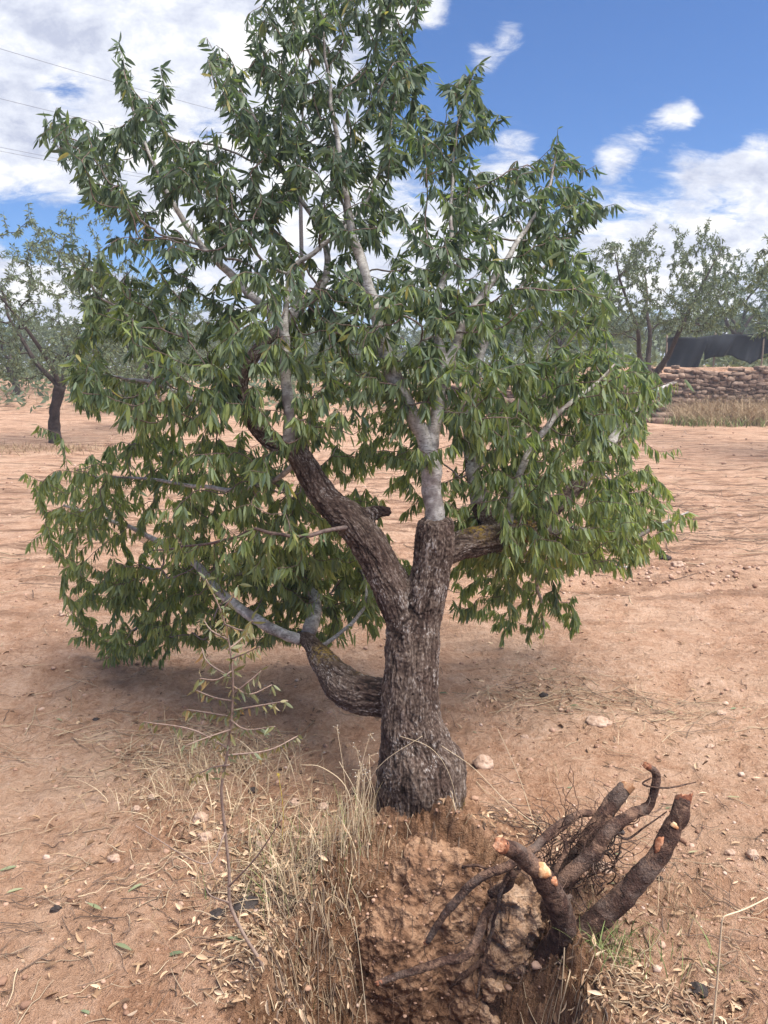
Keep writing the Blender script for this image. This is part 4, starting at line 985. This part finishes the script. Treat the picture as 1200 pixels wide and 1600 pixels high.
mb = MB(); lp, ld = [], []
for _ in range(1900):
    x, y = random.uniform(-45, 50), 27+30*random.random()**1.7; z = float(G(x, y, False)); hh = random.uniform(.3, 1.2)
    for q in range(18): lp.append((x+random.gauss(0, .5), y+random.gauss(0, .5), z+random.uniform(0, hh))); ld.append(rng.normal(size=3)+np.array([0, 0, .5]))
lp, ld = np.array(lp), np.array(ld); n = len(lp)
props(obj('undergrowth', leaves_mesh('undergrowth', lp, ld, rng.uniform(.2, .4, n), rng.uniform(.08, .16, n), rng.uniform(0, 1, n), 1), M_LEAF_FAR), 'low scrub along the far bank beneath the orchard trees', 'scrub', None, 'stuff')

# ------------------------------------------------------------------ dry stone wall
def stone_block(c, sx, sy, sz, r):
    """a rounded irregular block: subdivided cube pushed to a superellipsoid"""
    g = np.linspace(-1, 1, 4); V = []; idx = {}; F_ = []
    def vid(a, b, c_):
        k = (a, b, c_)
        if k not in idx: idx[k] = len(V); V.append((g[a], g[b], g[c_]))
        return idx[k]
    for ax in range(3):
        for sgn in (0, 3):
            for i in range(3):
                for j in range(3):
                    def q(i_, j_):
                        k = [0, 0, 0]; k[ax] = sgn; k[(ax+1) % 3] = i_; k[(ax+2) % 3] = j_; return vid(*k)
                    f = [q(i, j), q(i+1, j), q(i+1, j+1), q(i, j+1)]; F_.append(f if sgn else f[::-1])
    V = np.array(V); L = (np.abs(V)**8).sum(1)**(1/8); V = V/L[:, None]
    V = V*(1+.17*np.array([r.uniform(-1, 1) for _ in range(len(V))]))[:, None]
    return V*np.array([sx, sy, sz])/2+c, np.array(F_)
def stone_wall():
    mb = MB(); r = random.Random(8); x = WX0
    zrow = 0; z = -.05
    while z < 1.62:
        hrow = r.uniform(.06, .15); x = WX0+r.uniform(-.2, .1)
        while x < WX1:
            w = r.choice([r.uniform(.08, .18), r.uniform(.15, .28), r.uniform(.22, .42)]); hs = hrow*r.uniform(.85, 1.12)
            if z+hs*.7 < float(wall_h(x))+r.uniform(-.08, .06):
                V, Fq = stone_block(np.array([x+w/2, float(wall_y(x))+r.uniform(-.05, .05), z+hrow/2+r.uniform(-.025, .025)]), w*1.06, .42, hs*1.10, r)
                V[:, 2] += .05*np.sin(V[:, 0]*1.1)+.02*np.sin(V[:, 0]*3.1+z*4)
                mb.add(V, [Fq], rnd=r.uniform(0, 1))
            x += w
        z += hrow*.97
    o = obj('stone_wall', mb.mesh('stone_wall'), M_WALL)
    props(o, 'low terrace wall of reddish dry laid stones behind the orchard, at right', 'wall')
stone_wall()
# tumbled stones at the wall foot
r8 = random.Random(9); mb = MB()
for _ in range(60):
    x = gx_at(r8.uniform(980, 1075), 22.3); y = r8.uniform(21.8, 22.6); s = r8.uniform(.06, .2)
    V, Fq = stone_block(np.array([x, y, float(G(x, y))+s*.3+max(0, (y-22.2))*.5]), s*1.6, s*1.3, s, r8); mb.add(V, [Fq], rnd=r8.uniform(0, 1))
props(obj('rubble', mb.mesh('rubble'), M_WALL), 'rubble spilled at the foot of the stone wall beside the orchard tree', 'rubble', None, 'stuff')

# black netting slung on posts above the wall
def netting():
    y0 = 25.6; xs0, xs1 = gx_at(1040, y0), gx_at(1330, y0)
    rt = empty('shade_net', (xs0, y0, float(G(xs0, y0))), 'black shade netting sagging from posts on the terrace above the wall', 'netting')
    n = 260; xs = np.linspace(xs0, xs1, n); m = 16; V = []
    ztop = 1.6+(572-528)/F*y0
    for i, x in enumerate(xs):
        px = 600+F*x/y0
        top = ztop-.06*abs(math.sin((px-1040)/75*3.14159))+(px-1040)*.0012
        if px < 1082: bot = 1.50
        else: bot = 1.6+(572-566)/F*y0-.1+.34*abs(math.sin((px-1082)/118*2*3.14159*.75))**.8*.9
        if 1082 <= px < 1092: bot = 1.5+(px-1082)*.06
        for j in range(m):
            t = j/(m-1); z = top+(bot-top)*t
            yy = y0+.10*math.sin(x*6+t*2.5)*(.2+t)+.06*math.sin(x*17+t*6)*t+.12*math.sin(t*3.14)*math.sin(x*2.2)
            V.append((x, yy, z+.03*math.sin(x*9)*t))
    i = (np.arange(n-1)[:, None]*m+np.arange(m-1)[None]).ravel()
    q = np.stack([i, i+m, i+m+1, i+1], -1); mb = MB(); mb.add(np.array(V), [q]); o = obj('net', mb.mesh('net'), M_NET, rt)
    sm = o.modifiers.new('s', 'SOLIDIFY'); sm.thickness = .012
    for px in (1040, 1115, 1190, 1265, 1330):
        x = gx_at(px, y0); mb = MB(); C = spline([(x, y0+.05, float(G(x, y0))-.2), (x+.02, y0+.05, 2.0), (x, y0+.05, ztop+.05+(px-1040)*.0012)], .2); tube(mb, C, np.full(len(C), .03), 8); obj('post', mb.mesh('post'), M_POST, rt)
netting()

# power lines
vp = pdir(1500, 530); vh = vp/np.linalg.norm(vp)
ends = []
for k, (px, py, z, lab) in enumerate([(0, 76, 9.6, 'topmost overhead wire crossing the clouds at upper left'), (0, 154, 8.8, 'middle overhead wire crossing the clouds at upper left'), (0, 230, 8.0, 'upper of the lowest pair of overhead wires at left'), (0, 236, 7.9, 'lowest overhead wire, just under its twin at left')]):
    v = pdir(px, py); s = (z-CAMZ)/v[2]; p0 = np.array([0, 0, CAMZ])+v*s
    te = 12.5 if k == 0 else (12.5 if k == 1 else 12.5)
    t = np.linspace(-26, te, 60); C = p0+vh*t[:, None]; C[:, 2] += .0022*(t*t-te*te)+.0022*te*te
    ends.append(C[-1]); mb = MB(); tube(mb, C, np.full(60, .005), 6)
    props(obj('power_line', mb.mesh('power_line'), M_WIRE, None, p0), lab, 'power line', 'overhead power lines')

E_ = np.array(ends); pc = E_.mean(0); g0 = float(G(pc[0], pc[1])); sdv_ = np.array([-vh[1], vh[0], 0]); sdv_ /= np.linalg.norm(sdv_)
up_ = empty('utility_pole', (pc[0], pc[1], g0), 'weathered wooden pole behind the dense crown carrying the overhead wires', 'pole')
mb = MB(); C = spline([(pc[0], pc[1], g0-.5), (pc[0], pc[1], g0+5), (pc[0], pc[1], E_[:, 2].max()+.3)], .5); tube(mb, C, np.linspace(.11, .07, len(C)), 12); obj('pole', mb.mesh('pole'), M_TRUNKFAR, up_)
for e in ends:
    mb = MB(); C = np.array([e, (e+np.array([pc[0], pc[1], e[2]]))/2, [pc[0], pc[1], e[2]]]); tube(mb, C, np.full(3, .035), 6); obj('crossarm', mb.mesh('crossarm'), M_TRUNKFAR, up_)

# ------------------------------------------------------------------ ground litter
def pebble_mesh(r, flat=.6, seed=0, sub=2):
    rr = random.Random(seed); ph = (1+5**.5)/2
    V = np.array([(-1, ph, 0), (1, ph, 0), (-1, -ph, 0), (1, -ph, 0), (0, -1, ph), (0, 1, ph), (0, -1, -ph), (0, 1, -ph), (ph, 0, -1), (ph, 0, 1), (-ph, 0, -1), (-ph, 0, 1)], float)
    Fc = [(0,11,5),(0,5,1),(0,1,7),(0,7,10),(0,10,11),(1,5,9),(5,11,4),(11,10,2),(10,7,6),(7,1,8),(3,9,4),(3,4,2),(3,2,6),(3,6,8),(3,8,9),(4,9,5),(2,4,11),(6,2,10),(8,6,7),(9,8,1)]
    V = V/np.linalg.norm(V, axis=1)[:, None]; V = list(V)
    for _ in range(sub):
        mid = {}; nf = []
        def m(a, b):
            k = (min(a, b), max(a, b))
            if k not in mid: q = V[a]+V[b]; V.append(q/np.linalg.norm(q)); mid[k] = len(V)-1
            return mid[k]
        for a, b, c in Fc: x, y, z = m(a, b), m(b, c), m(c, a); nf += [(a, x, z), (b, y, x), (c, z, y), (x, y, z)]
        Fc = nf
    V = np.array(V); n = pn(V[:, 0]*1.1+seed*7, V[:, 1]*1.1, V[:, 2]*1.1); n2 = pn(V[:, 0]*2.6+seed*3, V[:, 1]*2.6, V[:, 2]*2.6)
    V = V*(1+.35*n+.14*n2)[:, None]*np.array([1, rr.uniform(.65, .95), flat])*r
    return V, np.array(Fc)
# gravel: far too many crumbs and pebbles to count
PV = [pebble_mesh(1., .65, 50+k, 1) for k in range(8)]; mb = MB()
def gravel(n, xy, size):
    for _ in range(n):
        x, y = xy(); s = size(y); V, Fc = PV[random.randrange(8)]; a = random.uniform(0, 6.28); c, sn = math.cos(a), math.sin(a)
        Q = V*s; Q = np.stack([Q[:, 0]*c-Q[:, 1]*sn, Q[:, 0]*sn+Q[:, 1]*c, Q[:, 2]], -1); mb.add(Q+np.array([x, y, float(G(x, y))+s*.12]), [Fc], rnd=random.random())
def xy_field():
    y = 1.5+5.5*random.random()**1.5; return random.uniform(-.62, .62)*(y*1.0+.6), y
gravel(2300, xy_field, lambda y: random.choice([.002, .003, .004, .0055, .008])*random.uniform(.7, 1.2))
gravel(900, lambda: (random.gauss(.12, .32), random.gauss(2.02, .2)), lambda y: random.uniform(.002, .007))
gravel(500, lambda: (random.gauss(1.0, .4), random.gauss(2.3, .35)), lambda y: random.uniform(.002, .008))
gravel(420, xy_field, lambda y: random.uniform(.006, .016))
gravel(260, lambda: (random.gauss(2.1, .8), random.gauss(5.8, .15)), lambda y: random.uniform(.006, .022))
gravel(900, lambda: (random.uniform(-9, 9), random.uniform(6, 20)), lambda y: random.uniform(.008, .028))
for _ in range(900):
    q = bv[random.randrange(len(bv))]; sz = random.choice([.0015, .0022, .003, .0045, .006])*random.uniform(.7, 1.3); V, Fc = PV[random.randrange(8)]; mb.add(V*sz+q, [Fc], rnd=random.random()*.8)
props(obj('gravel', mb.mesh('gravel'), M_GRAVEL), 'small pebbles and crumbs of red soil strewn over the ground', 'gravel', None, 'stuff')

# stones one can point at, and dark lumps for a shaded hollow: (px, py, width px, flat, colour, label)
STN = [(936,1133,36,.35,0,'long flat pale stone lying on bare earth right of the trunk'),(755,1205,30,.75,0,'rounded tan stone beside the right foot of the trunk'),(940,1362,34,.6,0,'pale stone between the two big cut roots on the right'),
 (1176,1343,17,.8,0,'pale round pebble at right edge above the dry weeds, nearest the edge'),(1140,1337,14,.8,0,'pale round pebble at right, left one of a pair'),(1110,1168,12,.6,0,'white pebble near the right edge level with the trunk foot'),
 (321,1318,20,.7,0,'pinkish stone in the dry grass behind the sapling stem'),(178,1341,19,.7,0,'light round stone on bare soil far left'),(214,1268,13,.8,0,'small white pebble above the left grass patch'),(238,1250,12,.7,0,'small pink pebble left of the grass patch'),
 (314,1282,22,.7,0,'pale stone half buried in grass litter left of the sapling'),(413,1323,22,.6,0,'stone in the dry grass right of the sapling stem'),(577,1407,19,.8,0,'grey white stone stuck in the face of the pit'),(525,1447,9,1.4,0,'tiny white upright stone in the pit wall at left'),
 (850,1085,14,.7,1,'small dark lump beside the twigs right of the trunk'),(1058,890,18,.7,0,'white stone on the edge of the rut at right'),(1040,876,16,.6,1,'dark stone on the edge of the rut at right'),(395,1240,14,.7,1,'small dark stone in the grass patch left of the trunk'),
 (98,960,12,.7,0,'pale stone at left below the drooping branches'),(110,962,10,.7,0,'pale pebble just right of the stone below the left branches'),(460,1260,16,.7,0,'stone among the grass stalks close to the trunk'),(505,1270,17,.6,0,'flat stone among the grass stalks nearest the trunk'),
 (1125,1120,14,.5,0,'flat cream stone by the fallen leaves at right edge'),(820,1155,12,.7,0,'small cream pebble right of the trunk foot'),(1093,1555,26,.6,1,'dull dark clod near the bottom right corner'),(385,1428,34,.4,1,'big dark lump standing in for a shaded hollow in litter at the sapling foot'),  # dark lumps at the sapling foot stand in for a shaded void
 (338,1436,24,.4,1,'smaller dark lump for the shaded hollow, left of the big one at the sapling foot'),(88,1424,16,.6,1,'flat dark chip on bare soil at the left bottom'),(968,1300,15,.6,1,'dark lump behind the roots'),
 (1030,1385,10,1.0,1,'small dark stub standing in soil right of the big root'),(150,1128,10,.6,1,'small grey chip at the far left')]
for k, (px, py, w, fl, dk, lab) in enumerate(STN):
    p = gpix(px, py); s = px2m(w, p)/2; V, Fc = pebble_mesh(s*1.05, fl, 100+k, 3); mb2 = MB(); mb2.add(V, [Fc])
    o = obj('stone', mb2.mesh('stone'), M_DARKLUMP if dk else M_STONE); o.location = (p[0], p[1], p[2]+s*fl*.35); o.rotation_euler = (random.uniform(-.15, .15), random.uniform(-.15, .15), random.uniform(-.4, .4))
    props(o, lab, 'stone', 'stones lying on the ground')

# dead leaves as litter
def litter(n, xy, L=(.02, .05)):
    p, d = [], []
    for _ in range(n):
        x, y = xy(); e = .02; z = float(G(x, y)); a = random.uniform(0, 6.283)
        gxn = (float(G(x+e, y, False))-float(G(x-e, y, False)))/(2*e); gyn = (float(G(x, y+e, False))-float(G(x, y-e, False)))/(2*e)
        dx, dy = math.cos(a), math.sin(a); p.append((x, y, z+random.uniform(.002, .010))); d.append((dx, dy, gxn*dx+gyn*dy+random.gauss(0, .30)))
    return np.array(p), np.array(d)
def spot(px, py, sx, sy):
    c = gpix(px, py); return lambda: (random.gauss(c[0], sx), random.gauss(c[1], sy))
parts = [litter(700, spot(455, 1500, .10, .16)), litter(300, spot(930, 1590, .2, .06)), litter(820, spot(470, 1450, .13, .18)), litter(420, spot(440, 1560, .14, .10)), litter(330, spot(400, 1300, .25, .22)), litter(260, spot(300, 1180, .25, .2)), litter(560, spot(960, 1560, .17, .10)), litter(160, spot(1010, 1440, .2, .15)),
         litter(130, spot(800, 1300, .12, .08)), litter(420, lambda: (random.uniform(-1.0, -.1), random.uniform(1.5, 2.6))), litter(1500, xy_field), litter(200, spot(1000, 1120, .5, .25)), litter(150, spot(840, 1080, .2, .15)), litter(50, spot(660, 1540, .25, .1))]
p = np.concatenate([a for a, b in parts]); d = np.concatenate([b for a, b in parts]); n = len(p)
L = rng.uniform(.008, .040, n); roll = np.tile([0, 0, 1.], (n, 1))+rng.normal(size=(n, 3))*.75
props(obj('leaf_litter', leaves_mesh('leaf_litter', p, d, L, L*rng.uniform(.16, .42, n), rng.uniform(0, 1, n)**1.3, 3, .9, .5, roll), M_LITTER), 'dry curled brown leaves littering the soil around the pit', 'leaf litter', None, 'stuff')

# fallen green leaves lying singly
FL = [(180,1483,30),(28,1357,24),(10,1400,22),(160,1430,26),(355,1475,28),(288,1495,30),(125,1578,22),(30,950,0),(88,1130,14),(1020,1108,16),(1040,1113,14),(905,1104,18),(1075,1330,14),(965,1385,16),(992,1405,14),(700,1083,16),(735,1100,0),(745,1150,14),(1135,1250,18),(1050,1262,14),(885,1232,14),(1150,1110,16),(640,1590,20),(225,1395,22),(1160,1110,10),(870,1043,10),(960,1330,14)]
tL = 0
for k, (px, py, w) in enumerate(FL):
    if not w: continue
    q = gpix(px, py); a = random.uniform(-.7, .7)+(3.14 if k % 2 else 0); q[2] += .006
    me = leaves_mesh('fallen_leaf', np.zeros((1, 3)), np.array([[math.cos(a), math.sin(a), .08]]), np.array([px2m(w, q)*1.15]), np.array([px2m(w, q)*.24]), np.array([random.random()]), 3, .6, .45, np.array([[.2, -.2, 1.]]))
    o = obj('fallen_leaf', me, M_FALLEN); o.location = tuple(q)
    zone = ('on bare soil at the lower left' if px < 330 and py > 1340 else 'in the litter by the sapling foot' if px < 600 and py > 1340 else 'behind the cut roots' if 860 < px < 1100 and py > 1200 else 'on the ground right of the trunk' if px > 600 else 'on the ground at far left')
    props(o, 'green leaf fallen '+zone, 'leaf', 'green leaves fallen '+zone)

# twigs and straws lying about
def lying(n, xy, L=(.03, .16), r=(.0009, .0024), rl=0., rh=1.):
    for _ in range(n):
        x, y = xy(); a = random.gauss(0, .7)+(0 if random.random() < .6 else random.uniform(0, 3.14)); ln = random.uniform(*L); k = 6; t = np.linspace(-.5, .5, k)
        cx = x+math.cos(a)*ln*t+np.cumsum(rng.normal(size=k))*.004; cy = y+math.sin(a)*ln*t*1.0+np.cumsum(rng.normal(size=k))*.004
        z = G(cx, cy)+.002+abs(random.gauss(0, .006))+np.abs(t)*random.uniform(-.01, .03)
        tube(tw, np.stack([cx, cy, z], -1), np.linspace(1, .5, k)*random.uniform(*r), 4, False, 0, rnd=random.uniform(rl, rh))
tw = MB()
lying(260, spot(400, 1330, .28, .25), rl=.3); lying(220, spot(470, 1480, .12, .16), rl=.2); lying(120, spot(470, 1530, .09, .12), (.06, .2), (.0012, .0026), rl=.0, rh=.6); lying(160, spot(300, 1180, .25, .15), (.06, .25), rl=.5); lying(150, spot(960, 1540, .2, .12), rl=.3)
lying(90, spot(860, 1085, .22, .12), (.06, .25), rl=.5); lying(110, spot(1040, 1110, .35, .12), (.06, .3), rl=.3); lying(320, xy_field, rl=.1); lying(70, spot(800, 1290, .12, .08), rl=0, rh=.6); lying(60, spot(60, 1150, .25, .25), (.06, .3), rl=.4)
lying(120, spot(1080, 1360, .3, .25), rl=0., rh=.8); lying(90, spot(110, 1450, .25, .2), rl=0., rh=.7)
lying(700, lambda: (random.uniform(-6, 7), random.uniform(5, 14)), (.1, .4), (.002, .005), 0., .9)
lying(500, lambda: (random.uniform(1, 6), random.uniform(6.5, 10)), (.1, .4), (.002, .004), 0., .7)
props(obj('twig_litter', tw.mesh('twig_litter'), M_TWIG), 'broken twigs and straw scattered over the soil', 'twig litter', None, 'stuff')

# dry grass tufts left of the trunk
def clump(specs, name, mat, label, cat='grass', rlo=.25, rhi=.95, kind='stuff'):
    mb = MB()
    for (px, py, n, h, w, ln, sp, bend) in specs:
        c = gpix(px, py)
        blades(mb, [(c[0], c[1])]*1, int(n*(.68 if h > .19 else 1)), h*(.86 if h > .19 else 1), w, ln, sp*1.15, bend, rlo, rhi, 7)
    o = obj(name, mb.mesh(name), mat); return props(o, label, cat, None, kind)
clump([(380,1330,70,.2,.003,1.1,.1,.9),(340,1400,50,.16,.003,1.2,.1,1.),(440,1420,60,.2,.003,1.,.08,.8),(500,1420,70,.22,.003,.8,.07,.6),(500,1375,120,.27,.0028,.7,.09,.6),(540,1355,110,.29,.0027,.35,.045,.4),(575,1325,70,.27,.0026,.35,.035,.4),(455,1370,100,.22,.0026,.8,.07,.7),(420,1330,90,.24,.0024,.9,.09,.8),(480,1300,60,.3,.0024,.6,.07,.5),(560,1290,40,.26,.0024,.4,.04,.5)],
      'dry_grass', M_STRAW, 'dense tuft of upright straw coloured grass at the left foot of the trunk')
clump([(300,1220,150,.13,.0026,1.5,.11,1.3),(350,1190,110,.12,.0025,1.5,.09,1.3),(260,1240,110,.12,.0025,1.6,.09,1.4),(330,1280,150,.12,.0025,1.5,.13,1.3),(400,1240,110,.14,.0026,1.1,.09,1.),(240,1190,60,.14,.003,1.6,.12,1.3),(400,1140,50,.12,.003,1.5,.1,1.2),(180,1290,40,.12,.003,1.6,.14,1.3),(430,1200,70,.16,.003,1.2,.1,1.1)],
      'matted_grass', M_STRAW, 'flattened matted dry grass around the sapling, left of the upright tuft')
clump([(470,1340,90,.22,.0022,.7,.09,.6),(420,1400,50,.18,.002,.8,.09,.6),(540,1340,30,.24,.002,.6,.05,.6)], 'green_grass', M_GREENGRASS, 'thin greenish stalks mixed into the grass left of the trunk', 'grass', .1, .8)
clump([(950,1490,70,.11,.003,.9,.035,.8),(975,1500,60,.10,.003,.9,.04,.8),(1010,1500,20,.09,.0025,1.,.05,.8),(1090,1510,26,.08,.0025,1.,.05,.8)], 'green_grass', M_GREENGRASS, 'fresh green grass tuft beside the thick roots at right', 'grass', .05, .75)
clump([(1075,1440,90,.20,.0016,.7,.05,.5),(1050,1420,50,.17,.0016,.8,.05,.5),(1110,1400,40,.16,.0015,.9,.07,.5),(930,1420,50,.12,.002,1.1,.05,.9),(1150,1520,40,.12,.0018,1.2,.1,1.),(990,1570,40,.12,.0022,1.3,.07,1.),(870,1230,12,.10,.002,.6,.05,.6),(840,1285,22,.10,.0018,.8,.06,.7)], 'dry_weed', M_STRAW, 'thin brownish dry weeds on the right of the roots', 'grass', .05, .6)
clump([(850,1075,26,.12,.002,1.5,.09,1.2),(930,1100,18,.14,.002,1.3,.06,1.),(1000,1120,20,.14,.002,1.6,.12,1.2),(1040,700,0,.1,.01,1,.1,1)], 'straw_wisps', M_STRAW, 'wisps of flattened straw on open ground right of the trunk', 'straw', .5, .9)

# single long dry stalks
def stalk(rows, label, r=.0016, heads=None, mat=None):
    Q = [P(px, py, d) for (px, py, d) in rows]; C = spline(np.array(Q), .02); mb = MB(); tube(mb, C, np.linspace(r, r*.55, len(C)), 6, True, 0, rnd=.78)
    return props(obj('dry_stalk', mb.mesh('dry_stalk'), mat or M_STRAW, None, C[0]), label, 'stalk', 'single dry stalks')
b = gpix(1112, 1612)[1]
stalk([(1112,1615,b),(1120,1540,b),(1128,1440,b),(1131,1432,b),(1165,1420,b+.02),(1215,1395,b+.05)], 'thick bent yellow stalk standing at the bottom right corner', .0028)
b = gpix(790, 1300)[1]
stalk([(838,1300,b-.02),(815,1225,b+.02),(792,1170,b+.03),(778,1140,b+.03)], 'long thin pale stalk leaning left behind the roots')
stalk([(575,1620,1.75),(568,1545,1.74),(558,1460,1.72),(553,1432,1.72)], 'pale stalk standing upright in front of the pit face')
b = gpix(655, 1330)[1]
stalk([(658,1352,b),(650,1320,b+.01),(634,1285,b+.01)], 'short pale straw bent over the pit rim below the trunk')
stalk([(590,1350,b+.02),(606,1325,b+.01),(620,1300,b)], 'short straw leaning right at the pit rim')
b = gpix(565, 1340)[1]
stalk([(550,1335,b),(575,1230,b-.02),(600,1190,b-.04),(660,1150,b-.06)], 'fine grass stalk arching across the left of the trunk foot', .0011)
stalk([(555,1345,b),(545,1240,b),(505,1200,b+.02),(470,1195,b+.03)], 'arching straw with a sharp bend left of the trunk')
b = gpix(545, 1300)[1]
stalk([(520,1300,b),(545,1250,b),(556,1238,b),(530,1190,b+.02)], 'crooked straw beside the trunk')
b = gpix(720, 1300)[1]
stalk([(880,1320,b-.1),(800,1260,b-.05),(740,1200,b-.03),(690,1165,b-.02)], 'long thin stem slanting in front of the trunk foot', .0012)
stalk([(716,1260,b-.1),(700,1205,b-.12),(672,1168,b-.12),(625,1150,b-.12)], 'hair thin stem crossing the swollen trunk foot', .0009)
# tiny yellow flower and seed heads on the grass
mbf = MB(); c = P(435, 1210, 2.15)
for k in range(5):
    a = k/5*6.28; V = c+np.array([(0, 0, 0), (math.cos(a-.3)*.004, 0, math.sin(a-.3)*.004), (math.cos(a)*.007, -.001, math.sin(a)*.007), (math.cos(a+.3)*.004, 0, math.sin(a+.3)*.004)]); mbf.add(V, [np.array([(0, 1, 2, 3)])])
b2 = gpix(440, 1330); C = spline(np.array([b2, (b2+c)/2+[.01, 0, .01], c]), .02); tube(mbf, C, np.full(len(C), .0008), 5)
props(obj('wild_flower', mbf.mesh('wild_flower'), M_FLOWER), 'tiny yellow flower in the grass left of the trunk', 'flower')
sv_ = empty('seed_weed', gpix(560, 1330), 'fine weed with tiny white seed heads left of the trunk foot', 'weed')
ms, mh = MB(), MB(); bb_ = gpix(560, 1330)
for _ in range(9):
    tx, ty = random.uniform(500, 600), random.uniform(1105, 1215); tip_ = P(tx, ty, random.uniform(2.25, 2.4)); C = spline(np.array([bb_+rng.normal(size=3)*[.02, .02, 0], (bb_+tip_)/2+rng.normal(size=3)*.02, tip_]), .02)
    tube(ms, C, np.linspace(.001, .0006, len(C)), 5, False, 0, rnd=.7)
    for _ in range(4):
        V, Fc = PV[0]; q = tip_+rng.normal(size=3)*.012; mh.add(V*.0017+q, [Fc]); tube(ms, np.array([tip_, (tip_+q)/2, q]), [.0005]*3, 4, False, 0, rnd=.7)
obj('stalks', ms.mesh('stalks'), M_STRAW, sv_); obj('seed_heads', mh.mesh('seed_heads'), M_SEED, sv_)['kind'] = 'stuff'
print('objects', len(bpy.data.objects))

# haze over the orchard
hx0, hx1, hy0, hy1 = gx[0]-5, gx[-1]+5, gy[0]-5, gy[-1]+5
hz0, hz1 = float(Z.min())-1.0, 12.5
hv = np.array([(x, y, z) for z in (hz0, hz1) for y in (hy0, hy1) for x in (hx0, hx1)])
hme = mesh_data('haze', hv, [np.array([(0, 2, 3, 1), (4, 5, 7, 6), (0, 1, 5, 4), (2, 6, 7, 3), (0, 4, 6, 2), (1, 3, 7, 5)])], None, False)
hm = bpy.data.materials.new('haze'); hm.use_nodes = True; t_ = NT(hm.node_tree); ho = t_.n('ShaderNodeOutputMaterial')
pvn = t_.n('ShaderNodeVolumePrincipled'); pvn.inputs['Color'].default_value = (.86, .91, 1, 1); pvn.inputs['Density'].default_value = .0026; pvn.inputs['Anisotropy'].default_value = .2
t_.t.links.new(pvn.outputs[0], ho.inputs['Volume'])
props(obj('haze', hme, hm), 'thin pale haze hanging over the orchard', 'haze', None, 'stuff')
SC.cycles.volume_bounces = 0
